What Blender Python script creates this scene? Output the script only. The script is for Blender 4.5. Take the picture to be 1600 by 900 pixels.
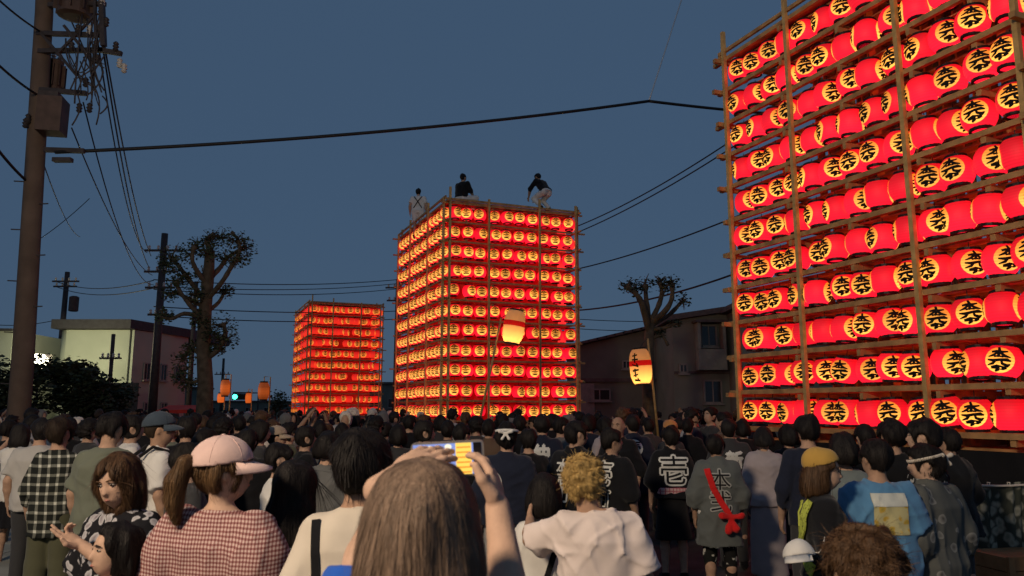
import bpy, bmesh, math, random
import numpy as np
from mathutils import Vector, Matrix, Quaternion
from mathutils.bvhtree import BVHTree

for o in list(bpy.data.objects):
    bpy.data.objects.remove(o)
scene = bpy.context.scene
C = scene.collection
R = math.radians
rnd = random.Random(7)

# ------------------------------------------------------------------ camera
F, CX, CY, CAMH = 1209.0, 800.0, 450.0, 1.72          # focal length and centre in photo pixels, eye height
PITCH = math.atan(190.0 / F)
cam = bpy.data.cameras.new('camera')
cam.sensor_width = 36.0
cam.lens = F / 1600.0 * 36.0
cam.clip_start = 0.05
cam.clip_end = 3000.0
cam_o = bpy.data.objects.new('camera', cam)
C.objects.link(cam_o)
cam_o.location = (0, 0, CAMH)
cam_o.rotation_euler = (R(90) + PITCH, 0, 0)
scene.camera = cam_o
cam.dof.use_dof = True                       # the small real aperture of a phone lens
cam.dof.focus_distance = 15.0
cam.dof.aperture_fstop = 6.5

# ------------------------------------------------------------------ dusk sky
world = bpy.data.worlds.new('World')
scene.world = world
world.use_nodes = True
wn = world.node_tree.nodes
wl = world.node_tree.links
bg = wn['Background']
sky = wn.new('ShaderNodeTexSky')
sky.sky_type = 'NISHITA'
sky.sun_disc = False
sky.sun_elevation = R(12)
sky.sun_rotation = R(200)
sky.altitude = 0
sky.air_density = 1.0
sky.dust_density = 0.5
sky.ozone_density = 1.5
dim = wn.new('ShaderNodeMix')                       # the sun is gone: the clear-sky colours are dimmed ...
dim.data_type = 'RGBA'
dim.blend_type = 'MULTIPLY'
dim.inputs['Factor'].default_value = 1.0
veil = wn.new('ShaderNodeMix')                      # ... and evened out by the blue of late dusk
veil.data_type = 'RGBA'
veil.inputs['Factor'].default_value = 0.86
wl.new(sky.outputs['Color'], dim.inputs[6])
wl.new(dim.outputs[2], veil.inputs[6])
dim.inputs[7].default_value = (0.2, 0.2, 0.2, 1.0)
veil.inputs[7].default_value = (0.50, 0.93, 1.64, 1.0)
wl.new(veil.outputs[2], bg.inputs['Color'])
bg.inputs['Strength'].default_value = 0.1

# last glow after sunset: one very weak, very soft sun
sun = bpy.data.lights.new('sun', 'SUN')
sun.energy = 0.02
sun.angle = R(20)
sun.color = (1.0, 0.85, 0.75)
sun_o = bpy.data.objects.new('sun', sun)
C.objects.link(sun_o)
sun_o.rotation_euler = (R(80), 0, R(-20))

# ------------------------------------------------------------------ exposure and render
scene.view_settings.view_transform = 'Standard'
scene.view_settings.look = 'None'
scene.view_settings.exposure = 0.0
scene.view_settings.gamma = 1.0
scene.view_settings.use_curve_mapping = False
scene.render.engine = 'CYCLES'
scene.cycles.use_denoising = True
try:
    scene.cycles.denoiser = 'OPENIMAGEDENOISE'
except Exception:
    pass
scene.cycles.max_bounces = 5
scene.cycles.diffuse_bounces = 2
scene.cycles.glossy_bounces = 2
scene.cycles.transmission_bounces = 3
scene.cycles.transparent_max_bounces = 6
scene.cycles.caustics_reflective = False
scene.cycles.caustics_refractive = False
scene.cycles.sample_clamp_indirect = 3.0
scene.cycles.use_light_tree = True


def at(px, py, Y):
    """The point at depth Y (metres along the street) that stands at photo pixel px, py."""
    u = (px - CX) / F
    v = (CY - py) / F
    c, s = math.cos(PITCH), math.sin(PITCH)
    d = Vector((u, c - s * v, s + c * v))
    t = Y / d.y
    return Vector((d.x * t, Y, CAMH + d.z * t))


# ------------------------------------------------------------------ helpers
MESHES = {}


def link(o, parent=None):
    C.objects.link(o)
    if parent is not None:
        o.parent = parent
    return o


def tag(o, label=None, cat=None, group=None, kind=None):
    if label:
        o['label'] = label
    if cat:
        o['category'] = cat
    if group:
        o['group'] = group
    if kind:
        o['kind'] = kind
    return o


def empty(name, loc=(0, 0, 0), rz=0.0, label=None, cat=None, group=None, parent=None):
    o = bpy.data.objects.new(name, None)
    o.empty_display_size = 0.1
    link(o, parent)
    o.location = loc
    o.rotation_euler = (0, 0, rz)
    return tag(o, label, cat, group)


def mesh_obj(name, me, mat=None, parent=None, smooth=False):
    if mat is not None and not me.materials:
        me.materials.append(mat)
    if smooth:
        me.polygons.foreach_set('use_smooth', [True] * len(me.polygons))
    return link(bpy.data.objects.new(name, me), parent)


class MB:
    """Collects simple solids into one mesh."""

    def __init__(self):
        self.v, self.f, self.m = [], [], []
        self.mi = 0

    def add(self, vs, fs):
        b = len(self.v)
        self.v += [tuple(p) for p in vs]
        self.f += [tuple(i + b for i in f) for f in fs]
        self.m += [self.mi] * len(fs)
        return self

    def box(self, c, s, rot=None):
        c = Vector(c)
        vs = []
        for dx in (-.5, .5):
            for dy in (-.5, .5):
                for dz in (-.5, .5):
                    p = Vector((dx * s[0], dy * s[1], dz * s[2]))
                    if rot is not None:
                        p = rot @ p
                    vs.append(c + p)
        return self.add(vs, [(0, 1, 3, 2), (4, 6, 7, 5), (0, 4, 5, 1), (2, 3, 7, 6), (0, 2, 6, 4), (1, 5, 7, 3)])

    def bar(self, a, b, w, h, up=(0, 0, 1)):
        a, b = Vector(a), Vector(b)
        d = (b - a).normalized()
        up = Vector(up)
        if abs(d.dot(up)) > 0.99:
            up = Vector((0, 1, 0))
        x = d.cross(up).normalized()
        z = x.cross(d).normalized()
        vs = []
        for p in (a, b):
            for sx, sz in ((-1, -1), (1, -1), (1, 1), (-1, 1)):
                vs.append(p + x * (sx * w / 2) + z * (sz * h / 2))
        return self.add(vs, [(3, 2, 1, 0), (4, 5, 6, 7), (0, 1, 5, 4), (1, 2, 6, 5), (2, 3, 7, 6), (3, 0, 4, 7)])

    def tube(self, pts, rad, n=8, cap=True):
        pts = [Vector(p) for p in pts]
        if not hasattr(rad, '__len__'):
            rad = [rad] * len(pts)
        vs, fs = [], []
        ref = None
        for i, p in enumerate(pts):
            d = (pts[min(i + 1, len(pts) - 1)] - pts[max(i - 1, 0)]).normalized()
            if ref is None:
                ref = Vector((0, 0, 1)) if abs(d.z) < 0.9 else Vector((1, 0, 0))
            x = d.cross(ref).normalized()
            y = x.cross(d).normalized()
            ref = y
            for k in range(n):
                a = 2 * math.pi * k / n
                vs.append(p + (x * math.cos(a) + y * math.sin(a)) * rad[i])
        m = len(pts)
        for i in range(m - 1):
            for k in range(n):
                k2 = (k + 1) % n
                fs.append((i * n + k, i * n + k2, (i + 1) * n + k2, (i + 1) * n + k))
        if cap:
            fs.append(tuple(range(n - 1, -1, -1)))
            fs.append(tuple((m - 1) * n + k for k in range(n)))
        return self.add(vs, fs)

    def lathe(self, prof, n=16, c=(0, 0, 0)):
        vs, fs = [], []
        for r, z in prof:
            for k in range(n):
                a = 2 * math.pi * k / n
                vs.append((c[0] + r * math.cos(a), c[1] + r * math.sin(a), c[2] + z))
        m = len(prof)
        for i in range(m - 1):
            for k in range(n):
                k2 = (k + 1) % n
                fs.append((i * n + k, i * n + k2, (i + 1) * n + k2, (i + 1) * n + k))
        fs.append(tuple(range(n - 1, -1, -1)))
        fs.append(tuple((m - 1) * n + k for k in range(n)))
        return self.add(vs, fs)

    def mesh(self, name, mats=None):
        me = bpy.data.meshes.new(name)
        me.from_pydata(self.v, [], self.f)
        if mats is not None:
            if not isinstance(mats, (list, tuple)):
                mats = [mats]
            for m in mats:
                me.materials.append(m)
            if len(mats) > 1:
                me.polygons.foreach_set('material_index', self.m)
        me.update()
        return me

    def build(self, name, mats, parent=None, smooth=False):
        return mesh_obj(name, self.mesh(name, mats), None, parent, smooth)


# ------------------------------------------------------------------ materials
MATS = {}


def nodes_of(m):
    return m.node_tree.nodes, m.node_tree.links


def mat(name, col, rough=0.7, var=0.25, scale=6.0, bump=0.0, bscale=40.0, metal=0.0, spec=0.3, emit=None, estr=0.0,
        sheen=0.0, stretch=None):
    """Principled surface with noise in its colour and, if asked, fine relief."""
    if name in MATS:
        return MATS[name]
    m = bpy.data.materials.new(name)
    m.use_nodes = True
    n, l = nodes_of(m)
    p = n['Principled BSDF']
    p.inputs['Roughness'].default_value = rough
    p.inputs['Metallic'].default_value = metal
    p.inputs['Specular IOR Level'].default_value = spec
    if sheen:
        p.inputs['Sheen Weight'].default_value = sheen
    tc = n.new('ShaderNodeTexCoord')
    src = tc.outputs['Object']
    if stretch:
        mp = n.new('ShaderNodeMapping')
        mp.inputs['Scale'].default_value = stretch
        l.new(src, mp.inputs['Vector'])
        src = mp.outputs['Vector']
    if var > 0:
        t = n.new('ShaderNodeTexNoise')
        t.inputs['Scale'].default_value = scale
        t.inputs['Detail'].default_value = 5.0
        l.new(src, t.inputs['Vector'])
        rp = n.new('ShaderNodeValToRGB')
        c = col
        rp.color_ramp.elements[0].position = 0.3
        rp.color_ramp.elements[1].position = 0.7
        rp.color_ramp.elements[0].color = (c[0] * (1 - var), c[1] * (1 - var), c[2] * (1 - var), 1)
        rp.color_ramp.elements[1].color = tuple(min(1, k * (1 + var)) for k in c[:3]) + (1,)
        l.new(t.outputs['Fac'], rp.inputs['Fac'])
        l.new(rp.outputs['Color'], p.inputs['Base Color'])
    else:
        p.inputs['Base Color'].default_value = (*col[:3], 1)
    if bump > 0:
        t2 = n.new('ShaderNodeTexNoise')
        t2.inputs['Scale'].default_value = bscale
        t2.inputs['Detail'].default_value = 6.0
        l.new(src, t2.inputs['Vector'])
        b = n.new('ShaderNodeBump')
        b.inputs['Strength'].default_value = bump
        b.inputs['Distance'].default_value = 0.02
        l.new(t2.outputs['Fac'], b.inputs['Height'])
        l.new(b.outputs['Normal'], p.inputs['Normal'])
    if emit:
        p.inputs['Emission Color'].default_value = (*emit, 1)
        p.inputs['Emission Strength'].default_value = estr
    MATS[name] = m
    return m


def lamp_mat(name, col, strength, glow_z=-0.04, rand=0.25, fall=0.55, ribs=0.0, soft=0.16, base=None, hot=None, span=0.12, attr=False):
    """Lit paper: glow painted into its emission, fading from an unmodelled bulb point, varied per lantern."""
    m = bpy.data.materials.new(name)
    m.use_nodes = True
    n, l = nodes_of(m)
    p = n['Principled BSDF']
    p.inputs['Base Color'].default_value = (*(base or [c * 0.5 for c in col]), 1)
    p.inputs['Roughness'].default_value = 0.6
    p.inputs['Emission Color'].default_value = (*col, 1)
    tc = n.new('ShaderNodeTexCoord')
    pos = tc.outputs['Object']
    if attr:
        an = n.new('ShaderNodeAttribute')
        an.attribute_name = 'own_place'
        pos = an.outputs['Vector']
    d = n.new('ShaderNodeVectorMath')
    d.operation = 'DISTANCE'
    d.inputs[1].default_value = (0, 0, glow_z)
    l.new(pos, d.inputs[0])
    mr = n.new('ShaderNodeMapRange')
    mr.inputs['From Min'].default_value = soft
    mr.inputs['From Max'].default_value = soft + span
    mr.inputs['To Min'].default_value = 1.0
    mr.inputs['To Max'].default_value = fall
    l.new(d.outputs['Value'], mr.inputs['Value'])
    if hot:
        cr = n.new('ShaderNodeMix')
        cr.data_type = 'RGBA'
        mh = n.new('ShaderNodeMapRange')
        mh.inputs['From Min'].default_value = soft
        mh.inputs['From Max'].default_value = soft + span * .7
        l.new(d.outputs['Value'], mh.inputs['Value'])
        l.new(mh.outputs['Result'], cr.inputs[0])
        cr.inputs[6].default_value = (*hot, 1)
        cr.inputs[7].default_value = (*col, 1)
        l.new(cr.outputs[2], p.inputs['Emission Color'])
    oi = n.new('ShaderNodeObjectInfo')
    mr2 = n.new('ShaderNodeMapRange')
    mr2.inputs['To Min'].default_value = strength * (1 - rand)
    mr2.inputs['To Max'].default_value = strength * (1 + rand)
    l.new(oi.outputs['Random'], mr2.inputs['Value'])
    mu = n.new('ShaderNodeMath')
    mu.operation = 'MULTIPLY'
    l.new(mr.outputs['Result'], mu.inputs[0])
    l.new(mr2.outputs['Result'], mu.inputs[1])
    out = mu.outputs[0]
    if ribs:
        w = n.new('ShaderNodeTexWave')
        w.wave_type = 'BANDS'
        w.bands_direction = 'Z'
        w.inputs['Scale'].default_value = ribs
        l.new(pos, w.inputs['Vector'])
        mr3 = n.new('ShaderNodeMapRange')
        mr3.inputs['To Min'].default_value = 0.72
        mr3.inputs['To Max'].default_value = 1.0
        l.new(w.outputs['Fac'], mr3.inputs['Value'])
        m2 = n.new('ShaderNodeMath')
        m2.operation = 'MULTIPLY'
        l.new(out, m2.inputs[0])
        l.new(mr3.outputs['Result'], m2.inputs[1])
        out = m2.outputs[0]
    l.new(out, p.inputs['Emission Strength'])
    MATS[name] = m
    return m


M_WOOD = mat('float_timber', (0.52, 0.28, 0.11), 0.7, 0.35, 5, 0.25, 30, stretch=(1, 1, 1))
M_BAMBOO = mat('bamboo', (0.62, 0.38, 0.14), 0.5, 0.25, 8, 0.1)
M_DARK = mat('black_lacquer', (0.012, 0.010, 0.010), 0.5, 0.2)
M_INK = mat('black_ink', (0.008, 0.006, 0.006), 0.8, 0.0)
M_RED = lamp_mat('lit_red_paper', (0.90, 0.003, 0.014), 1.35, rand=0.28, ribs=9.0, fall=0.40, soft=.19, span=.09, glow_z=-.05, hot=(1.0, 0.009, 0.032), base=(0.5, 0.02, 0.02))
M_YEL = lamp_mat('lit_yellow_paper', (1.0, 0.22, 0.012), 1.50, rand=0.28, ribs=9.0, fall=0.55, soft=.195, span=.085, glow_z=-.06, hot=(1.0, 0.47, 0.075), base=(0.5, 0.3, 0.06))
M_ASPHALT = mat('asphalt', (0.055, 0.055, 0.053), 0.85, 0.3, 3, 0.4, 60)
M_CONC = mat('concrete', (0.30, 0.29, 0.26), 0.85, 0.2, 2.5, 0.2, 30)
# ------------------------------------------------------------------ ground
def sheet(name, x0, x1, y0, y1, z, m, nx=1, ny=1):
    b = MB()
    b.add([(x0, y0, z), (x1, y0, z), (x1, y1, z), (x0, y1, z)], [(0, 1, 2, 3)])
    return tag(b.build(name, m), kind='structure')


sheet('ground', -900, 900, -60, 2000, -0.02, mat('far_ground', (0.05, 0.05, 0.045), 0.9, 0.3, 0.3))
sheet('road', -4.6, 7.8, -30, 260, 0.0, M_ASPHALT)
pv = tag(empty('pavement'), kind='structure')
M_SLAB = mat('paving_slab', (0.30, 0.30, 0.255), 0.85, 0.22, 2.0, 0.25, 45)
M_JOINT = mat('paving_joint', (0.10, 0.10, 0.09), 0.95, 0.2)
b = MB()
b.box((-7.85, 20, 0.042), (6.2, 80, 0.084))
tag(b.build('bedding', M_JOINT, pv))
slab = MB()
slab.box((0, 0, 0), (0.886, 0.886, 0.05))
slab_me = slab.mesh('slab', M_SLAB)
for i in range(6):
    for j in range(22):
        o = mesh_obj('slab', slab_me, None, pv)
        o.location = (-5.25 - 0.9 * i, 2.0 + 0.9 * j, 0.084 + 0.022 + rnd.uniform(-.003, .003))
        o.rotation_euler = (rnd.uniform(-.003, .003), rnd.uniform(-.003, .003), 0)
kb = tag(empty('kerb'), kind='structure')
ks = MB()
ks.box((0, 0, 0), (0.15, 0.985, 0.13))
ks_me = ks.mesh('kerb_stone', M_CONC)
for j in range(34):
    o = mesh_obj('kerb_stone', ks_me, None, kb)
    o.location = (-4.67, -2 + j * 1.0, 0.068)
# painted edge line on the road
b = MB()
b.box((-4.1, 30, 0.004), (0.15, 80, 0.004))
tag(b.build('painted_edge_line', mat('road_paint', (0.72, 0.72, 0.68), 0.7, 0.2, 12)), kind='structure')

# ------------------------------------------------------------------ lanterns
LR, LH = 0.205, 0.375


def lrad(z):
    """Radius of the barrel-shaped lantern at height z above its middle."""
    t = min(1.0, abs(z) / (LH / 2))
    return LR * (1 - 0.42 * t ** 2.6)


def wrap(a, b, off):
    """A point of the flat emblem (a across, b up, metres) laid on the paper."""
    r = lrad(b)
    ang = a / LR
    ang = math.asin(max(-0.98, min(0.98, a / max(r, 0.12)))) if abs(a) < 0.98 * r else ang
    r += off
    return (r * math.sin(ang), -r * math.cos(ang), b)


def disc_mesh(rad, n=20, rings=3):
    b = MB()
    vs = [wrap(0, 0, 0.004)]
    for i in range(1, rings + 1):
        for k in range(n):
            a = 2 * math.pi * k / n
            vs.append(wrap(rad * i / rings * math.cos(a), rad * i / rings * math.sin(a), 0.004))
    fs = [(0, 1 + k, 1 + (k + 1) % n) for k in range(n)]
    for i in range(rings - 1):
        for k in range(n):
            k2 = (k + 1) % n
            fs.append((1 + i * n + k, 1 + (i + 1) * n + k, 1 + (i + 1) * n + k2, 1 + i * n + k2))
    b.add(vs, fs)
    return b


def stroke(b, pts, off=0.008):
    """One brush stroke: points with half widths."""
    vs = []
    for i, (x, y, w) in enumerate(pts):
        x0, y0, _ = pts[max(i - 1, 0)]
        x1, y1, _ = pts[min(i + 1, len(pts) - 1)]
        dx, dy = x1 - x0, y1 - y0
        q = math.hypot(dx, dy) or 1
        nx, ny = -dy / q, dx / q
        w *= 1.18
        vs.append(wrap(x + nx * w, y + ny * w, off))
        vs.append(wrap(x - nx * w, y - ny * w, off))
    b.add(vs, [(2 * i, 2 * i + 1, 2 * i + 3, 2 * i + 2) for i in range(len(pts) - 1)])


def crest_two():
    """Brush writing: a tree-like character above a heavy two-stroke one."""
    b = MB()
    stroke(b, [(-.075, .088, .010), (-.03, .098, .014), (.03, .095, .013), (.082, .104, .008)])
    stroke(b, [(-.012, .150, .010), (.002, .11, .014), (.000, .05, .013), (-.005, .028, .006)])
    stroke(b, [(-.010, .088, .010), (-.05, .052, .013), (-.105, .030, .006)])
    stroke(b, [(.012, .088, .010), (.055, .050, .016), (.112, .036, .006)])
    stroke(b, [(-.045, .035, .009), (.0, .045, .010), (.048, .036, .008)])
    stroke(b, [(-.112, -.004, .008), (-.05, -.012, .016), (.02, .002, .014), (.085, .006, .018), (.118, -.006, .008)])
    stroke(b, [(-.018, -.006, .008), (-.050, -.045, .014), (-.108, -.066, .006)])
    stroke(b, [(.030, -.002, .009), (.040, -.040, .014), (.088, -.062, .018), (.112, -.040, .006)])
    stroke(b, [(-.070, -.092, .012), (-.01, -.080, .022), (.05, -.092, .020), (.082, -.084, .010)])
    stroke(b, [(-.010, -.085, .012), (-.002, -.112, .018), (-.030, -.132, .008)])
    return b


def crest_three():
    b = MB()
    stroke(b, [(-.008, .150, .010), (-.045, .105, .014), (-.115, .060, .007)])
    stroke(b, [(.000, .148, .010), (.045, .105, .014), (.115, .062, .007)])
    stroke(b, [(-.062, .070, .009), (.0, .078, .012), (.066, .070, .008)])
    stroke(b, [(.0, .125, .010), (.002, .08, .010), (.0, .03, .010)])
    stroke(b, [(-.112, .008, .007), (-.04, .026, .013), (.04, .020, .013), (.118, .006, .006)])
    stroke(b, [(-.090, -.040, .006), (-.03, -.024, .011), (.03, -.026, .011), (.094, -.042, .006)])
    stroke(b, [(-.082, -.088, .008), (-.03, -.072, .018), (.03, -.074, .018), (.086, -.090, .008)])
    return b


b = MB()
prof = [(lrad(z), z) for z in [LH / 2 * t for t in (-1, -.9, -.72, -.45, -.15, .15, .45, .72, .9, 1)]]
b.lathe(prof, 20)
LANT_BODY = b.mesh('lantern_paper', M_RED)
LANT_BODY.polygons.foreach_set('use_smooth', [True] * len(LANT_BODY.polygons))
LANT_DISC = disc_mesh(0.148).mesh('yellow_disc', M_YEL)
LANT_DISC.polygons.foreach_set('use_smooth', [True] * len(LANT_DISC.polygons))
b = MB()
b.lathe([(0.126, -0.018), (0.134, -0.016), (0.134, 0.020), (0.105, 0.022), (0.105, 0.0)], 14)
LANT_RIM = b.mesh('rim', M_DARK)
CREST = {2: crest_two().mesh('brush_crest', M_INK), 3: crest_three().mesh('brush_crest', M_INK)}
b = MB()
b.bar((0, 0, LH / 2), (0, 0, LH / 2 + 0.10), 0.008, 0.008)
LANT_WIRE = b.mesh('hanger', M_DARK)
NTH = ['zeroth', 'first', 'second', 'third', 'fourth', 'fifth', 'sixth', 'seventh', 'eighth', 'ninth', 'tenth',
       'eleventh', 'twelfth', 'thirteenth', 'fourteenth']


def hang_lantern(p, rz, crest, label, group, tilt=(0, 0), two=True):
    o = mesh_obj('paper_lantern', LANT_BODY)
    o.location = p
    o.rotation_euler = (tilt[0], tilt[1], rz)
    tag(o, label, 'lantern', group)
    for a in ((0, math.pi) if two else (0,)):
        d = mesh_obj('yellow_disc', LANT_DISC, None, o)
        d.rotation_euler = (0, 0, a)
        mesh_obj('brush_crest', CREST[crest], None, d)
    for s in (-1, 1):
        r = mesh_obj('rim', LANT_RIM, None, o)
        r.location = (0, 0, s * LH / 2)
        if s < 0:
            r.rotation_euler = (math.pi, 0, 0)
    mesh_obj('hanger', LANT_WIRE, None, o)
    return o


class Mass:
    """Many small lanterns gathered in one mesh (the ones past the first 300)."""

    def __init__(self):
        self.b = MB()
        self.own = []
        lo = MB()
        lo.lathe([(lrad(z), z) for z in [LH / 2 * t for t in (-1, -.72, -.25, .25, .72, 1)]], 10)
        di = disc_mesh(0.152, 12, 2)
        ri = MB()
        ri.lathe([(0.126, -0.016), (0.126, 0.02)], 8)
        ri2 = [(x, y, z + LH / 2) for x, y, z in ri.v]
        ri3 = [(x, y, z - LH / 2) for x, y, z in ri.v]
        cr = crest_three()
        self.parts = [(0, lo.v, lo.f), (1, di.v, di.f), (2, ri2, ri.f), (2, ri3, ri.f), (3, cr.v, cr.f)]

    def put(self, p, rz):
        c, s = math.cos(rz), math.sin(rz)
        for mi, vs, fs in self.parts:
            self.b.mi = mi
            self.own += vs
            self.b.add([(p[0] + x * c - y * s, p[1] + x * s + y * c, p[2] + z) for x, y, z in vs], fs)


KW = dict(rand=0.0, ribs=0, soft=.19, span=.09, glow_z=-.05, attr=True)
M_RED2 = lamp_mat('lit_red_paper_small', (0.88, 0.008, 0.012), 1.0, fall=.45, hot=(1.0, .03, .03), base=(.5, .02, .02), **KW)
M_YEL2 = lamp_mat('lit_yellow_paper_small', (1.0, 0.24, 0.02), 1.35, fall=.6, hot=(1.0, .48, .09), base=(.5, .3, .06), **KW)
M_RED3 = lamp_mat('lit_red_paper_far', (0.82, 0.010, 0.006), .85, fall=.5, hot=(.95, .03, .015), base=(.5, .02, .02), **KW)
M_YEL3 = lamp_mat('lit_yellow_paper_far', (1.0, 0.13, 0.012), 1.0, fall=.6, hot=(1.0, .28, .04), base=(.5, .3, .06), **KW)


def gather(ms, mats):
    """The mass as one mesh that keeps each lantern's own coordinates."""
    o = ms.b.build('lantern_cluster', mats, smooth=True)
    at_ = o.data.attributes.new('own_place', 'FLOAT_VECTOR', 'POINT')
    at_.data.foreach_set('vector', np.array(ms.own, np.float32).ravel())
    return o


# ------------------------------------------------------------------ lantern floats
ANG = R(22.5)
ROWS = 11
ROW_Z = [1.68 + 0.6 * k for k in range(ROWS)]


M_SKIRT = mat('black_curtain', (.012, .011, .012), .9, .2, 4, .2, 40)


def make_float(P0, W, D, label, nW, nD, crest, pole_f=(0.0, 0.3, 0.7, 1.0), extra=True, rw=0.072, tall=0.0, rows=None, backing=False):
    """Timber cage on a cart. P0: its corner toward the street; local x along the front, y to the back."""
    root = empty('lantern_float', (P0[0], P0[1], 0), ANG, label, 'lantern float')
    rx = MB()
    RZ = rows or ROW_Z
    z0, z1 = 1.30, RZ[-1] + 0.32
    OUT = 0.16

    def part(nm, m, a, b_, w, h):
        q = MB()
        a, b_ = Vector(a), Vector(b_)
        mid = (a + b_) / 2
        q.bar(a - mid, b_ - mid, w, h)
        o = q.build(nm, m, root)
        o.location = mid
        return o

    # outer poles
    for f in pole_f:
        for y in (-OUT, D + OUT):
            part('pole', M_BAMBOO, (f * W, y, 0.95 if 0 < f < 1 else 1.25), (f * W + rnd.uniform(-.03, .03), y, z1 + rnd.uniform(.05, .45) + tall), 0.065, 0.065)
    for f in pole_f:
        for x in (-OUT, W + OUT):
            part('pole', M_BAMBOO, (x, f * D, 0.95 if 0 < f < 1 else 1.25), (x, f * D + rnd.uniform(-.03, .03), z1 + rnd.uniform(.05, .45) + tall), 0.065, 0.065)
    # rails: outer and inner, on every level
    for k, z in enumerate([RZ[0] - 0.30] + [q + 0.285 for q in RZ]):
        e = [rnd.uniform(.06, .22) for _ in range(8)]
        j = rnd.uniform(-.015, .015)
        part('rail', M_WOOD, (-OUT - e[0], -OUT + 0.065, z + j), (W + OUT + e[1], -OUT + 0.065, z - j), rw, rw)
        part('rail', M_WOOD, (-OUT - e[2], D + OUT - 0.065, z), (W + OUT + e[3], D + OUT - 0.065, z), rw, rw)
        part('rail', M_WOOD, (-OUT + 0.065, -OUT - e[4], z + .035 + j), (-OUT + 0.065, D + OUT + e[5], z + .035 - j), rw, rw)
        part('rail', M_WOOD, (W + OUT - 0.065, -OUT - e[6], z + .035), (W + OUT - 0.065, D + OUT + e[7], z + .035), rw, rw)
        # inner ring and joists carry the levels
        if extra:
            i = 0.55
            part('inner_rail', M_WOOD, (-.1, i, z - .04), (W + .1, i, z - .04), 0.07, 0.08)
            part('inner_rail', M_WOOD, (i, -.1, z + .05), (i, D + .1, z + .05), 0.07, 0.08)
            for f in (0.27, 0.5, 0.73):
                part('joist', M_WOOD, (-OUT, f * D, z - .06), (W * 0.6, f * D, z - .06), 0.06, 0.09)
            for f in (.22, .44, .66, .86):
                part('level_plank', M_WOOD, (f * .95 - .02, .05, z + .012), (f * .95 - .02, D - .05, z + .012), .15, .025)
                part('level_plank', M_WOOD, (.9, f * .95 - .02, z - .012), (W - .05, f * .95 - .02, z - .012), .15, .025)
            for f in (0.33, 0.66):
                part('joist', M_WOOD, (f * W, -OUT, z - .10), (f * W, D * 0.5, z - .10), 0.06, 0.07)
    # red cloth added behind the lanterns to imitate their glow in the gaps
    if backing:
        for (a, c_) in (((.40, .40), (W - .40, .40)), ((.40, D - .40), (W - .40, D - .40)), ((.40, .40), (.40, D - .40)), ((W - .40, .40), (W - .40, D - .40))):
            for z in RZ:
                q = MB()
                dx, dy = c_[0] - a[0], c_[1] - a[1]
                L_ = math.hypot(dx, dy)
                vs = []
                for i in range(25):
                    w_ = .02 * math.sin(i * 1.7 + z * 5)
                    for zz in (-.29, .27):
                        vs.append((a[0] + dx * i / 24 - dy / L_ * w_, a[1] + dy * i / 24 + dx / L_ * w_, z + zz))
                q.add(vs, [(2 * i, 2 * i + 2, 2 * i + 3, 2 * i + 1) for i in range(24)])
                q.build('glow_backing', mat('red_glow_backing', (.55, .07, .05), .9, .15, 3), root, True)
    # slatted core inside the cage
    ci = 0.95
    for (a, c_, n) in (((ci, ci), (W - ci, ci), 10), ((ci, D - ci), (W - ci, D - ci), 10), ((ci, ci), (ci, D - ci), 14), ((W - ci, ci), (W - ci, D - ci), 14)):
        for i in range(n):
            t = (i + .5) / n
            part('inner_slat', M_WOOD, (a[0] + (c_[0] - a[0]) * t, a[1] + (c_[1] - a[1]) * t, 1.25), (a[0] + (c_[0] - a[0]) * t + rnd.uniform(-.05, .05), a[1] + (c_[1] - a[1]) * t, z1 - .02), .15, .03)
    # inner posts
    for fx in (0.14, 0.5, 0.86):
        for fy in (0.12, 0.5, 0.88):
            part('post', M_WOOD, (fx * W, fy * D, 0.6), (fx * W, fy * D, z1), 0.12, 0.12)
    # top deck planks
    nb = 9
    for k in range(nb):
        part('deck_plank', M_WOOD, ((k + .5) * W / nb, 0.05, z1 + 0.06), ((k + .5) * W / nb, D - 0.05, z1 + 0.06), W / nb - 0.03, 0.04)
    for y in (-OUT + .02, D + OUT - .02):
        part('top_rail', M_WOOD, (-OUT, y, z1 + 0.07), (W + OUT, y, z1 + 0.07), 0.05, 0.06)
    for x in (-OUT + .02, W + OUT - .02):
        part('top_rail', M_WOOD, (x, -OUT, z1 + 0.13), (x, D + OUT, z1 + 0.13), 0.05, 0.06)
    # cart
    q = MB()
    q.box((W / 2, D / 2, 1.18), (W * 0.9, D * 0.94, 0.16))
    q.build('cart_floor', M_WOOD, root)
    # black cloth hung round the cart
    for (a, c_) in (((-.06, -.06), (W + .06, -.06)), ((-.06, D + .06), (W + .06, D + .06)), ((-.06, -.06), (-.06, D + .06)), ((W + .06, -.06), (W + .06, D + .06))):
        q = MB()
        n = 40
        dx, dy = c_[0] - a[0], c_[1] - a[1]
        L_ = math.hypot(dx, dy)
        vs = []
        for i in range(n + 1):
            t = i / n
            for j in range(3):
                w_ = .035 * math.sin(i * 1.9 + .6 * math.sin(i)) * (j + .4) / 2
                vs.append((a[0] + dx * t - dy / L_ * w_, a[1] + dy * t + dx / L_ * w_, 1.24 - .48 * j))
        fs = [(3 * i + j, 3 * i + 3 + j, 3 * i + 4 + j, 3 * i + 1 + j) for i in range(n) for j in range(2)]
        q.add(vs, fs)
        q.build('skirt_cloth', M_SKIRT, root, True)
    for x in (0.16, W - 0.16):
        part('cart_beam', M_WOOD, (x, -0.5, 0.92), (x, D + 0.5, 0.92), 0.2, 0.26)
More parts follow.
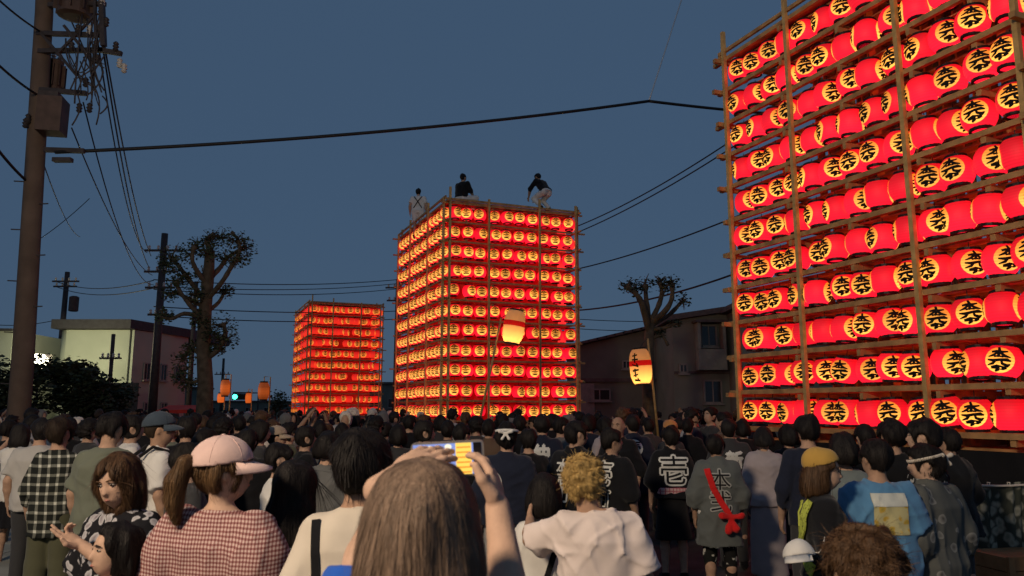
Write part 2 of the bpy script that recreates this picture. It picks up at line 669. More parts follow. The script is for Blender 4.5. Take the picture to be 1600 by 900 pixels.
    for x in (0.02, W - 0.02):
        for y in (0.75, D - 0.75):
            q = MB()
            pr = [(0.10, -.07), (0.44, -.07), (0.47, -.05), (0.47, .05), (0.44, .07), (0.10, .07)]
            q.lathe(pr, 24)
            wv = q.build('wheel', mat('wheel_wood', (0.20, 0.09, 0.04), 0.5, 0.3, 4, 0.2), root)
            wv.rotation_euler = (0, R(90), 0)
            wv.location = (x + 0.16 if x < 1 else x - 0.16, y, 0.47)
            h = MB()
            h.lathe([(0.02, -.11), (0.10, -.10), (0.11, 0), (0.10, .10), (0.02, .11)], 12)
            h.build('hub', M_DARK, wv)
    return root


def local(P0, x, y, z):
    return Vector((P0[0] + x * math.cos(ANG) - y * math.sin(ANG), P0[1] + x * math.sin(ANG) + y * math.cos(ANG), z))


# the cropped float by the camera: long side faces the street
WN, DN = 4.25, 5.2
FARC = Vector((3.98, 13.25))
NEARC = FARC + Vector((math.sin(ANG), -math.cos(ANG))) * DN
PN = (NEARC.x, NEARC.y)
make_float(PN, WN, DN, 'big cropped lantern float towering over the crowd, cut off by picture edge', 9, 12, 2, tall=0.25)
nlant = 0
for k, z in enumerate(ROW_Z):
    row = 'bottom row' if k == 0 else ('top row' if k == ROWS - 1 else NTH[k + 1] + ' row up')
    n = 13
    for i in range(n):
        y = DN - (i + 0.5) * DN / n + rnd.uniform(-.045, .045)
        x = rnd.uniform(-.02, .05)
        turn = rnd.choice([0, 0, 0, .3, -.3, .55, -.55, .8, -.9, 1.4, 1.2, -1.2, 1.5])
        turn += rnd.uniform(-.18, .18)
        p = local(PN, x, y, z + rnd.uniform(-.02, .02))
        hang_lantern(p, ANG - R(90) + R(30) + turn, 2,
                     f'red paper lantern, {NTH[i + 1]} from sky end of {row}, cropped lantern float',
                     'lanterns on the cropped float', (rnd.gauss(0, .05), rnd.gauss(0, .07)))
        nlant += 1

# the float with three men on top
PC = (-1.94, 23.0)
WC, DC = 4.25, 5.5
make_float(PC, WC, DC, 'square lantern float glowing red with three men perched on its roof', 10, 12, 3, rw=.05, backing=True)
for k, z in enumerate(ROW_Z):
    row = 'bottom row' if k == 0 else ('top row' if k == ROWS - 1 else NTH[k + 1] + ' row up')
    n = 10
    for i in range(n):
        x = (i + 0.5) * WC / n + rnd.uniform(-.05, .05)
        p = local(PC, x, rnd.uniform(-.03, .04), z + rnd.uniform(-.02, .02))
        hang_lantern(p, ANG * 0.4 + rnd.choice([0, 0, 0, .25, -.25, .5]) + rnd.uniform(-.1, .1), 3,
                     f'red paper lantern, {NTH[i + 1]} along front of {row}, float carrying the men',
                     'lanterns on the float with the men', (rnd.uniform(-.04, .04), rnd.uniform(-.06, .06)), two=False)
        nlant += 1
ms = Mass()
for k, z in enumerate(ROW_Z):
    for i in range(13):
        ms.put(local(PC, 0.0, (i + 0.5) * DC / 13, z + rnd.uniform(-.02, .02)), ANG - R(90) + R(52) + rnd.uniform(-.2, .2))
    for i in range(9):
        ms.put(local(PC, WC, (i + 0.5) * DC / 9, z), ANG + R(90) + rnd.uniform(-.2, .2))
        ms.put(local(PC, (i + 0.5) * WC / 9, DC, z), ANG + R(180))
SIDE_MASS = ms

# far float down the street
PF = (-10.8, 41.4)
WF, DF = 3.75, 5.6
make_float(PF, WF, DF, 'small distant lantern float glowing deep red down the street', 10, 10, 3, extra=False, rw=.05, rows=ROW_Z[:-1], backing=True)
fm = Mass()
for k, z in enumerate(ROW_Z[:-1]):
    for i in range(13):
        if rnd.random() < 0.05:
            continue
        fm.put(local(PF, (i + 0.5) * WF / 13 + rnd.uniform(-.06, .06), 0, z + rnd.uniform(-.03, .03)), ANG * 0.4 + rnd.choice([0, 0, .6, -.6, 1.2, 1.8]) + rnd.uniform(-.2, .2))
    for i in range(12):
        fm.put(local(PF, 0, (i + 0.5) * DF / 12, z), ANG - R(90) + R(50) + rnd.uniform(-.2, .2) + (0 if i > 5 else 1.0))
    for i in range(8):
        fm.put(local(PF, (i + .5) * WF / 8, DF, z), ANG + R(180))
        fm.put(local(PF, WF, (i + .5) * DF / 8, z), ANG + R(90))
o = gather(SIDE_MASS, [M_RED2, M_YEL2, M_DARK, M_INK])
tag(o, 'rows of red lanterns round the sides of the float carrying the men', 'lanterns', kind='stuff')
o = gather(fm, [M_RED3, M_YEL3, M_DARK, M_INK])
tag(o, 'rows of small red lanterns covering the distant float', 'lanterns', kind='stuff')
# ------------------------------------------------------------------ street lamp on the near pavement (lights the crowd)
def street_lamp(x, y, h, aim, power, col, label):
    t = empty('street_lamp', (x, y, 0), 0, label, 'street lamp')
    q = MB()
    q.tube([(0, 0, 0), (0, 0, 1.0), (0, 0, h - 0.4)], [0.075, 0.065, 0.045], 12)
    ax, ay = aim
    q.tube([(0, 0, h - 0.42), (ax * .3, ay * .3, h - 0.08), (ax, ay, h + 0.05)], [0.04, 0.035, 0.03], 10)
    q.build('pole', mat('galvanised_steel', (0.32, 0.33, 0.33), 0.45, 0.15, metal=0.6), t, True)
    q = MB()
    q.box((ax * 1.15, ay * 1.15, h + 0.06), (0.30, 0.30, 0.10))
    q.build('lamp_housing', MATS['galvanised_steel'], t)
    q = MB()
    q.box((ax * 1.15, ay * 1.15, h - 0.002), (0.24, 0.24, 0.02))
    q.build('lamp_lens', mat('lamp_lens', (0.9, 0.9, 0.85), 0.3, 0, emit=col, estr=30), t)
    l = bpy.data.lights.new('street_lamp_light', 'POINT')
    l.energy = power
    l.color = col
    l.shadow_soft_size = 0.5
    lo = bpy.data.objects.new('street_lamp_light', l)
    link(lo, t)
    lo.location = (ax * 1.15, ay * 1.15, h - 0.16)
    return t


street_lamp(-5.3, -2.6, 6.2, (0.9, 0.4), 2500, (1.0, 0.79, 0.56), 'lit street lamp on the pavement beside the viewer')

# ------------------------------------------------------------------ utility poles
M_POLE = mat('pole_concrete', (0.12, 0.085, 0.065), 0.85, 0.2, 3, 0.3, 25)
M_IRON = mat('dark_iron', (0.06, 0.05, 0.05), 0.6, 0.25, 8, metal=0.3)
M_RUST = mat('transformer_paint', (0.085, 0.055, 0.045), 0.6, 0.25, 6)
M_PORC = mat('porcelain', (0.55, 0.52, 0.48), 0.25, 0.1)
YP = 14.0
up = empty('utility_pole', at(33, 640, YP) * 1.0, 0, 'thick concrete utility pole carrying transformers beside the pavement', 'utility pole')
up.location.z = 0
b0 = up.location.copy()


def L(px, py, dy=0.0, Y=YP):
    return at(px, py, Y + dy) - b0


top = L(74, -160)
q = MB()
q.tube([Vector((0, 0, 0)), L(36, 560), L(52, 300), L(69, 20), top], [0.19, 0.18, 0.165, 0.155, 0.14], 18)
q.build('shaft', M_POLE, up, True)


def can(p, r, h, nm='transformer'):
    q = MB()
    q.lathe([(r * .6, -h / 2 - .02), (r, -h / 2), (r, h / 2), (r * 1.06, h / 2), (r * 1.06, h / 2 + .04), (r * .5, h / 2 + .08)], 16)
    o = q.build(nm, M_RUST, up)
    o.location = p
    for k in range(10):
        a = 2 * math.pi * k / 10
        f = MB()
        f.box((math.cos(a) * (r + .03), math.sin(a) * (r + .03), 0), (0.07, 0.012, h * .8), Matrix.Rotation(a, 3, 'Z'))
        f.build('cooling_fin', M_RUST, o)
    for k in (-1, 1):
        f = MB()
        f.lathe([(0.03, 0), (0.05, .03), (0.03, .06), (0.05, .09), (0.03, .12), (0.02, .17)], 8)
        s = f.build('bushing', M_PORC, o)
        s.location = (k * r * .5, 0, h / 2 + .07)
    return o


def upbox(p, s, nm, m, rz=0.0):
    q = MB()
    q.box((0, 0, 0), s)
    o = q.build(nm, m, up)
    o.location = p
    o.rotation_euler.z = rz
    return o


upbox(L(82, 182, -.3), (0.42, 0.40, 0.66), 'switch_box', M_RUST, .2)
upbox(L(80, 152, -.3), (0.34, 0.34, 0.12), 'box_lid', M_IRON, .2)
can(L(118, 2, -.1), 0.30, 0.62)
can(L(86, 120, .32), 0.13, 0.55, 'capacitor')
for i, (x0, y0, x1, y1) in enumerate([(58, 52, 160, 55), (60, 80, 162, 78), (62, 140, 135, 146), (70, 234, 132, 236), (76, 8, 165, 6), (76, -18, 168, -20), (155, 78, 190, 84)]):
    q = MB()
    q.bar(L(x0, y0, -.14), L(x1, y1, -.14), 0.075, 0.085)
    q.build('crossarm', M_IRON, up)
for (x0, y0, x1, y1, w) in [(158, -20, 162, 72, .09), (148, -10, 150, 60, .05), (64, 52, 120, 118, .05), (100, 40, 142, 92, .05), (88, 86, 152, 20, .045)]:
    q = MB()
    q.bar(L(x0, y0, -.2), L(x1, y1, -.2), w, w)
    q.build('brace', M_IRON, up)
for (x, y) in [(122, 45), (140, 46), (156, 46), (150, 70), (134, 128), (124, 168), (140, 168), (181, 72), (187, 98), (194, 106), (112, 72), (158, 18), (160, 2), (166, 34), (44, 185), (40, 192), (152, 92)]:
    f = MB()
    f.lathe([(0.025, -.10), (0.055, -.07), (0.035, -.04), (0.06, -.01), (0.035, .02), (0.055, .05), (0.02, .09)], 8)
    s = f.build('insulator', M_PORC if (x + y) % 3 == 0 else M_IRON, up)
    s.location = L(x, y, -.2)
q = MB()
q.box((0, 0, 0), (0.34, 0.12, 0.075))
s = q.build('cable_closure', M_IRON, up)
s.location = L(98, 250, -.16)
for k in range(26):
    a = L(rnd.uniform(100, 165), rnd.uniform(10, 100), -.22)
    c_ = L(rnd.uniform(110, 170), rnd.uniform(100, 185), -.26)
    mid = (a + c_) / 2 + Vector((rnd.uniform(-.3, .3), rnd.uniform(-.1, .1), rnd.uniform(-.35, 0)))
    pts = [a.lerp(mid, t).lerp(mid.lerp(c_, t), t) for t in [i / 8 for i in range(9)]]
    q = MB()
    q.tube(pts, rnd.uniform(.008, .016), 5)
    q.build('jumper_cable', M_IRON, up, True)
for k, (x0, y0, x1, y1) in enumerate([(160, 150, 156, 178), (140, 120, 150, 195), (118, 140, 112, 196)]):
    q = MB()
    pts = [L(x0 + (x1 - x0) * t + 10 * math.sin(t * 3.1), y0 + (y1 - y0) * t, -.25) for t in [i / 6 for i in range(7)]]
    q.tube(pts, .014, 5)
    q.build('jumper_cable', M_IRON, up, True)
# step bolts and bands
for k, y in enumerate([600, 560, 520, 480, 440, 400, 360, 320, 285]):
    c_ = L(33 + (600 - y) * 0.0605, y)
    q = MB()
    s_ = 1 if k % 2 else -1
    q.bar(c_ + Vector((s_ * .12, -.05, 0)), c_ + Vector((s_ * .33, -.05, .01)), 0.02, 0.02)
    q.build('step_bolt', M_IRON, up)


def far_pole(px, ytop, Y, r, label, arms=(), pots=()):
    p = at(px, 640, Y)
    t = empty('utility_pole', (p.x, p.y, 0), 0, label, 'utility pole', 'utility poles down the street')
    tp = at(px + (800 - px) * (640 - ytop) / 7700.0 * 1.0, ytop, Y)
    H = tp.z
    q = MB()
    q.tube([(0, 0, 0), (0, 0, H)], [r, r * .7], 10)
    q.build('shaft', M_IRON, t, True)
    for (y, w) in arms:
        z = at(px, y, Y).z
        q = MB()
        q.bar((-w / 2, -.1, z), (w / 2, -.1, z), .09, .09)
        a = q.build('crossarm', M_IRON, t)
        for k in range(4):
            f = MB()
            f.lathe([(0.05, 0), (0.07, .06), (0.04, .10), (0.07, .14), (0.03, .2)], 6, (-w / 2 + (k + .5) * w / 4, -.1, z + .04))
            f.build('insulator', M_PORC, a)
    for (y, dx) in pots:
        z = at(px, y, Y).z
        q = MB()
        q.lathe([(0.2, -.45), (0.27, -.42), (0.27, .42), (0.15, .48)], 12, (dx, 0, z))
        q.build('transformer', M_RUST, t)
    return t


far_pole(238, 365, 34, 0.20, 'dark utility pole rising between white building and pruned tree', ((392, 1.6), (425, 1.5), (450, 1.3), (492, .9)))
far_pole(86, 425, 46, 0.20, 'thin utility pole with one transformer behind the white building', ((440, 1.6), (448, 1.4), (550, 2.6)), ((475, .55),))
far_pole(617, 436, 48, 0.17, 'black utility pole in the gap between the two farther lantern floats', ((450, 1.5), (470, 1.3)))
far_pole(168, 522, 36, 0.12, 'short dark post in front of the white building wall', ((560, 1.0),))
far_pole(294, 440, 44, 0.16, 'slim utility pole hidden close behind the pruned tree trunk', ((470, 1.2),))
far_pole(345, 560, 70, 0.15, 'small far utility pole beside the tree trunk foot', ((585, 1.4),))

# ------------------------------------------------------------------ overhead wires
M_CABLE = mat('cable_rubber', (0.015, 0.015, 0.017), 0.6, 0.0)


def wire(a, c_, sag, r, label, name='overhead_wire', group='overhead wires', n=18, m=None):
    a, c_ = Vector(a), Vector(c_)
    pts = []
    for i in range(n + 1):
        t = i / n
        p = a.lerp(c_, t)
        p.z -= sag * 4 * t * (1 - t)
        pts.append(p)
    q = MB()
    q.tube(pts, r, 6)
    return tag(q.build(name, m or M_CABLE, None, True), label, 'wire', group)


A = lambda x, y, Y: at(x, y, Y)
KN = A(1014, 158, 17.0)
w = wire(A(86, 238, 13.8), KN, 0.16, 0.034, 'thick black cable bundle sagging from the concrete pole across the sky', 'cable_bundle')
wire(KN, A(1210, 178, 18.5), 0.02, 0.034, 'short thick cable running from the hanging wire knot behind cropped float', 'cable_bundle')
wire(A(1084, -60, 20.0), KN, 0.0, 0.019, 'pale thin wire dropping steeply from the sky to the cable', m=mat('bare_steel_wire', (0.6, 0.6, 0.6), 0.4, 0, metal=0.3))
for (p0, p1, sag, r, lb) in [
    (A(880, 362, 30), A(1175, 198, 20), .25, .020, 'upper of two close wires climbing past the float with the men'),
    (A(880, 372, 30), A(1175, 210, 20), .22, .020, 'lower of two close wires climbing past the float with the men'),
    (A(885, 424, 34), A(1190, 322, 24), .2, .026, 'faint wire above the bare tree crown, rising to cropped float'),
    (A(880, 486, 30), A(1190, 412, 22), .30, .030, 'thick wire crossing the bare tree crown beside the cropped float'),
    (A(880, 497, 52), A(1190, 494, 52), .3, .026, 'level wire just above the brown house roof, upper one'),
    (A(880, 512, 52), A(1190, 509, 52), .3, .026, 'level wire touching the brown house roof, lower one'),
    (A(240, 437, 34), A(640, 435, 48), .3, .024, 'highest level wire between pruned tree and far black pole'),
    (A(240, 447, 34), A(640, 441, 48), .3, .022, 'second level wire between pruned tree and far black pole'),
    (A(240, 452, 34), A(640, 449, 48), .35, .022, 'third level wire between pruned tree and far black pole'),
    (A(240, 479, 34), A(640, 485, 48), .2, .026, 'fourth level wire, just over the distant float roof'),
    (A(240, 493, 34), A(640, 497, 48), .25, .026, 'lowest level wire running behind the distant float roof'),
    (A(88, 440, 46), A(240, 438, 34), .4, .022, 'upper wire linking transformer pole and taller dark pole'),
    (A(88, 448, 46), A(240, 450, 34), .4, .022, 'lower wire linking transformer pole and taller dark pole'),
    (A(-60, 500, 40), A(88, 500, 46), .3, .022, 'wire over the lit wall behind the concrete pole'),
    (A(158, 40, 13.8), A(236, 400, 34), .5, .018, 'steep wire from pole rack to dark pole, outermost'),
    (A(160, 70, 13.8), A(233, 418, 34), .6, .018, 'steep wire from pole rack to dark pole, second'),
    (A(152, 60, 13.8), A(230, 395, 34), .9, .016, 'steep wire from pole rack to dark pole, third'),
    (A(112, 200, 13.8), A(238, 430, 34), .5, .014, 'thin wire from switch box down to the dark pole'),
    (A(130, 160, 13.8), A(240, 445, 34), .9, .014, 'sagging wire from switch box down to the dark pole'),
    (A(-60, 40, 11), A(62, 150, 14), .1, .022, 'wire entering from picture corner to pole, topmost'),
    (A(-60, 150, 11), A(44, 285, 14), .1, .026, 'thick wire entering from picture edge to the pole shaft'),
    (A(-60, -60, 11), A(68, 52, 14), .1, .018, 'thin wire entering above all others to the pole'),
    (A(66, 250, 14), A(125, 370, 34), .3, .012, 'faint wire running down behind the pole shaft'),
    (A(52, 380, 30), A(140, 310, 30), .1, .014, 'faint wire crossing the others beside the pole'),
]:
    wire(p0, p1, sag, r, lb)

# ------------------------------------------------------------------ trees
M_BARK = mat('bark', (0.10, 0.075, 0.05), 0.9, 0.4, 6, 0.6, 20)
M_LEAF = mat('leaf', (0.055, 0.075, 0.035), 0.7, 0.4, 2.0)
M_LEAFD = mat('dark_leaf', (0.03, 0.045, 0.025), 0.7, 0.4, 2.0)


def leaves(pts_r, n, size, m, name, parent, flat=0.7):
    """Leaf-sized faces scattered round clump centres."""
    q = MB()
    rr = random.Random(len(pts_r) * 31 + n)
    for i in range(n):
        c_, r = rr.choice(pts_r)
        d = Vector((rr.gauss(0, 1), rr.gauss(0, 1), rr.gauss(0, 1) * flat))
        d = d.normalized() * r * rr.random() ** 0.45
        s = size * rr.uniform(.6, 1.4)
        rot = Matrix.Rotation(rr.uniform(0, 6.28), 3, 'Z') @ Matrix.Rotation(rr.uniform(-1.2, 1.2), 3, 'X')
        p = Vector(c_) + d
        vs = [p + rot @ Vector(k) * s for k in ((-.5, 0, 0), (-.1, -.35, .05), (.5, 0, 0), (-.1, .35, .05))]
        q.add(vs, [(0, 1, 2, 3)])
    o = q.build(name, m, parent)
    return o


def limb(q, pts, r0, r1, knob=0.0):
    pts = [Vector(p) for p in pts]
    fine = []
    for i in range(len(pts) - 1):
        for k in range(4):
            t = k / 4
            a = pts[max(i - 1, 0)]
            b_, c_, d = pts[i], pts[i + 1], pts[min(i + 2, len(pts) - 1)]
            fine.append(0.5 * ((2 * b_) + (c_ - a) * t + (2 * a - 5 * b_ + 4 * c_ - d) * t * t + (3 * b_ - a - 3 * c_ + d) * t ** 3))
    fine.append(pts[-1])
    n = len(fine)
    rad = [(r0 + (r1 - r0) * i / (n - 1)) * rnd.uniform(.88, 1.12) for i in range(n)]
    if knob:
        rad[-1] = knob
        rad[-2] = knob * 1.1
    q.tube(fine, rad, 9)


def pruned_tree(px, Y, paths, trunk, r0, label, clumps, nleaf, leafm, size):
    base = at(px, 640, Y)
    base.z = 0
    t = empty('pruned_tree', base, 0, label, 'tree')
    q = MB()
    pts = [Vector((0, 0, 0))] + [at(x, y, Y + d) - base for x, y, d in trunk]
    fine_r = [r0 * (1.15 if i == 0 else 1 - 0.5 * i / len(pts)) for i in range(len(pts))]
    q.tube(pts, fine_r, 14)
    q.build('trunk', M_BARK, t, True)
    for pth, ra, rb in paths:
        q = MB()
        limb(q, [at(x, y, Y + d) - base for x, y, d in pth], ra, rb, rb * 1.5)
        q.build('limb', M_BARK, t, True)
    cl = [(at(x, y, Y + d) - base, r) for x, y, d, r in clumps]
    leaves(cl, nleaf, size, leafm, 'crown', t)
    # twigs
    q = MB()
    for c_, r in cl:
        for k in range(9):
            e = c_ + Vector((rnd.gauss(0, 1), rnd.gauss(0, 1), rnd.gauss(0, 1))).normalized() * r * rnd.uniform(.7, 1.15)
            q.tube([c_, (c_ + e) / 2 + Vector((0, 0, .03)), e], [.02, .014, .006], 4, False)
    q.build('twigs', M_BARK, t)['kind'] = 'stuff'
    return t


pruned_tree(322, 22.0, [
    ([(321, 500, 0), (300, 480, -.3), (283, 458, -.4), (274, 440, -.5)], .075, .05),
    ([(322, 472, 0), (302, 446, .3), (284, 422, .4), (268, 402, .5)], .085, .055),
    ([(324, 445, 0), (308, 424, -.3), (300, 404, -.4), (304, 384, -.4)], .075, .05),
    ([(322, 488, 0), (342, 472, .3), (352, 452, .4)], .07, .045),
    ([(324, 468, 0), (346, 442, -.4), (362, 416, -.5), (374, 394, -.6), (372, 376, -.6), (362, 362, -.6)], .085, .03),
    ([(326, 438, 0), (344, 418, .4), (356, 402, .6), (384, 386, .7)], .08, .045),
    ([(327, 410, 0), (330, 392, 0), (322, 374, 0), (336, 366, .1)], .09, .05),
    ([(316, 495, 0), (288, 490, -.2), (268, 498, -.3), (250, 494, -.3)], .07, .04),
    ([(324, 560, 0), (342, 545, -.1), (352, 522, -.2), (348, 505, -.2)], .08, .05),
    ([(318, 560, 0), (300, 545, .1), (285, 560, .2)], .07, .04),
    ([(318, 590, 0), (298, 598, -.1), (282, 585, -.2)], .06, .04),
    ([(320, 480, 0), (300, 470, -.1), (276, 458, -.2), (262, 460, -.3)], .07, .04),
], [(321, 600, 0), (318, 540, 0), (321, 480, 0), (326, 430, 0), (328, 392, 0)], 0.235,
    'tall pruned street tree with knobbly limbs and sparse leaves', [
        (268, 402, -.5, .42), (296, 398, .6, .4), (262, 415, -.6, .3), (330, 374, 0, .36), (308, 384, .2, .3), (318, 430, .2, .3), (306, 460, -.3, .3), (276, 442, -.4, .3), (352, 455, .3, .28), (312, 500, -.2, .3), (330, 520, -.2, .3), (366, 376, -.6, .4), (384, 388, .7, .36),
        (352, 404, .5, .3), (375, 405, -.5, .3), (285, 432, .3, .3), (258, 493, -.3, .28), (350, 508, -.2, .42), (354, 530, -.2, .35), (286, 562, .2, .4),
        (300, 545, .1, .3), (282, 585, -.2, .34), (340, 545, 0, .25), (265, 460, -.3, .25), (346, 372, .2, .35), (325, 395, -.2, .3), (292, 600, 0, .3)],
    5200, M_LEAF, 0.085)
pruned_tree(1016, 21.0, [
    ([(1014, 520, 0), (1006, 485, -.3), (996, 462, -.4), (978, 446, -.5)], .10, .06),
    ([(1014, 505, 0), (1010, 470, .2), (1008, 445, .3)], .09, .06),
    ([(1018, 500, 0), (1030, 475, .2), (1034, 455, .2), (1030, 440, .2)], .08, .05),
    ([(1018, 505, 0), (1040, 485, -.3), (1050, 465, -.4), (1050, 442, -.4)], .09, .05),
    ([(1018, 508, 0), (1045, 492, .2), (1062, 475, .3), (1070, 468, .3)], .07, .04),
    ([(1016, 515, 0), (1040, 512, -.1), (1056, 505, -.1)], .06, .03),
    ([(1016, 530, 0), (1034, 525, -.1), (1044, 540, -.1)], .05, .03),
], [(1014, 600, 0), (1013, 550, 0), (1016, 505, 0)], 0.20,
    'bare pruned tree with stubby branches in front of the brown houses', [
        (980, 446, -.5, .26), (1008, 443, .3, .3), (1030, 440, .2, .26), (1050, 442, -.4, .3), (1066, 470, .3, .28), (994, 452, -.3, .22), (1040, 452, .1, .2),
        (1054, 505, -.1, .2), (1030, 520, 0, .2)],
    650, M_LEAFD, 0.09)


def bush(px, py, Y, rx, rz, label, n, m, name='bush'):
    c_ = at(px, py, Y)
    t = empty(name, (c_.x, c_.y, 0), 0, label, 'bush')
    cl = []
    for k in range(26):
        cl.append((Vector((rnd.uniform(-rx, rx) * .85, rnd.uniform(-.8, .8), c_.z + rnd.uniform(-1, .8) * rz)), rnd.uniform(.35, .7)))
    leaves(cl, n, .16, m, 'foliage', t)
    for k in range(5):
        q = MB()
        x = rnd.uniform(-.5, .5) * rx
        q.tube([(x * .4, 0, 0), (x * .7, .1, c_.z * .6), (x, 0, c_.z)], [.06, .045, .02], 6)
        q.build('stem', M_BARK, t)
    return t


bush(118, 602, 26, 1.25, .75, 'big dark rounded bush in front of the white building', 5200, M_LEAFD)
bush(20, 605, 24, .9, .8, 'dark bush behind the foot of the concrete pole', 3000, M_LEAFD)
bush(160, 622, 28, 1.0, .5, 'lower dark bush beside the big rounded one', 2400, M_LEAFD)
bush(435, 628, 56, .55, .7, 'small bush lit pale green beside the distant float', 900, M_LEAF)

# ------------------------------------------------------------------ buildings
M_WHITEW = mat('pale_render', (0.37, 0.42, 0.34), 0.85, 0.10, 0.6, 0.1, 12)
M_ROOFD = mat('dark_roof_edge', (0.05, 0.05, 0.055), 0.7, 0.2)
M_GLASSD = mat('dark_window', (0.02, 0.022, 0.026), 0.12, 0.0, spec=0.6)
M_FRAME = mat('window_frame', (0.25, 0.24, 0.22), 0.5, 0.1)


def slab_wall(root, a, c_, z0, z1, th, m, name='wall'):
    a, c_ = Vector((a[0], a[1], 0)), Vector((c_[0], c_[1], 0))
    q = MB()
    q.bar(Vector((a.x, a.y, (z0 + z1) / 2)), Vector((c_.x, c_.y, (z0 + z1) / 2)), th, z1 - z0)
    return q.build(name, m, root)


def window_on(root, a, c_, t, z, w, h, off=0.06):
    """A framed window on the wall a-c at fraction t."""
    a, c_ = Vector((a[0], a[1], 0)), Vector((c_[0], c_[1], 0))
    d = (c_ - a).normalized()
    n = Vector((d.y, -d.x, 0))
    p = a.lerp(c_, t) + n * off
    p.z = z
    f = MB()
    for s in (-1, 1):
        f.bar(p + d * s * w / 2 - Vector((0, 0, h / 2)), p + d * s * w / 2 + Vector((0, 0, h / 2)), .07, .10, up=n)
        f.bar(p - d * w / 2 + Vector((0, 0, s * h / 2)), p + d * w / 2 + Vector((0, 0, s * h / 2)), .10, .07)
    f.bar(p - Vector((0, 0, h / 2)), p + Vector((0, 0, h / 2)), .05, .06, up=n)
    fo = f.build('window', M_FRAME, root)
    g = MB()
    g.bar(p - d * w / 2, p + d * w / 2, .02, h)
    g.build('pane', M_GLASSD, fo)
    s = MB()
    s.bar(p - d * (w / 2 + .08) + n * .05 - Vector((0, 0, h / 2 + .06)), p + d * (w / 2 + .08) + n * .05 - Vector((0, 0, h / 2 + .06)), .16, .06)
    s.build('sill', M_FRAME, fo)
    return fo


wb = empty('white_building', (-22.5, 43, 0), 0, 'white flat-roofed building with dark eaves, floodlit beside the pole', 'building')
wb.location = (0, 0, 0)
cA, cB, cD = (-24.7, 42.0), (-20.75, 42.0), (-19.35, 46.0)
zt = at(150, 500, 42).z
hw = slab_wall(wb, (-24.2, 42.0), cB, 0, zt - .55, .2, M_WHITEW)
q = MB()
q.tube([(-24.1, 42.5, 0.02), (-24.1, 42.5, zt - .56)], 0.6, 20)
q.build('rounded_corner', M_WHITEW, wb, True)
slab_wall(wb, (-20.64, 42.02), cD, 0, zt - .55, .2, M_WHITEW)
slab_wall(wb, (-24.68, 42.6), (-24.68, 50), 0, zt - .55, .2, M_WHITEW)
q = MB()
q.add([(-24.9, 41.6, zt - .5), (-20.6, 41.6, zt - .5), (-19.0, 46.3, zt - .62), (-19.0, 52, zt - .62), (-24.9, 52, zt - .5),
       (-24.9, 41.6, zt), (-20.6, 41.6, zt), (-19.0, 46.3, zt - .12), (-19.0, 52, zt - .12), (-24.9, 52, zt)],
      [(4, 3, 2, 1, 0), (5, 6, 7, 8, 9), (0, 1, 6, 5), (1, 2, 7, 6), (2, 3, 8, 7), (3, 4, 9, 8), (4, 0, 5, 9)])
q.build('eaves', M_ROOFD, wb)
for t, z, h in ((.25, 3.8, .9), (.55, 3.8, .9), (.82, 3.75, .85), (.3, 1.6, 1.0), (.6, 1.6, 1.0)):
    window_on(wb, (-20.64, 42.02), cD, t, z, .45, h, .13)
window_on(wb, (-24.2, 42.0), cB, .85, 1.4, .7, 1.2, .13)

hl = empty('lit_house', (0, 0, 0), 0, 'low pale house, its wall floodlit behind the concrete pole', 'building')
slab_wall(hl, at(-70, 0, 40)[:2], at(74, 0, 40)[:2], 0, at(0, 517, 40).z, .2, M_WHITEW)
q = MB()
q.bar(Vector((*at(-75, 0, 40.0)[:2], at(0, 514, 40).z)), Vector((*at(77, 0, 40)[:2], at(0, 516, 40).z)), .7, .12)
q.build('eaves', M_ROOFD, hl)
window_on(hl, at(-70, 0, 40)[:2], at(74, 0, 40)[:2], .52, 3.4, .9, .8, .13)
slab_wall(hl, at(74, 0, 40.1)[:2], (at(74, 0, 40).x - .5, 48), 0, at(0, 517, 40).z, .2, M_WHITEW)

fw = empty('dark_fence', (0, 0, 0), 0, 'low dark board fence in front of the white building', 'fence')
x0, x1 = at(165, 0, 38).x, at(262, 0, 38).x
zf = at(0, 598, 38).z
nbd = 22
for k in range(nbd):
    q = MB()
    xx = x0 + (k + .5) * (x1 - x0) / nbd
    q.box((xx, 38, zf / 2 + rnd.uniform(-.02, .02)), ((x1 - x0) / nbd - .012, .04, zf))
    q.build('board', M_IRON, fw)
q = MB()
q.bar((x0, 38.06, zf * .8), (x1, 38.06, zf * .8), .05, .1)
q.build('fence_rail', M_IRON, fw)

M_BROWNW = mat('brown_siding', (0.15, 0.165, 0.14), 0.85, 0.15, 1.0, 0.15, 20)
M_TAN = mat('tan_render', (0.20, 0.215, 0.18), 0.85, 0.12, 1.0, 0.1, 20)
M_TILE = mat('roof_tile', (0.11, 0.09, 0.085), 0.8, 0.25, 5, 0.3, 12)
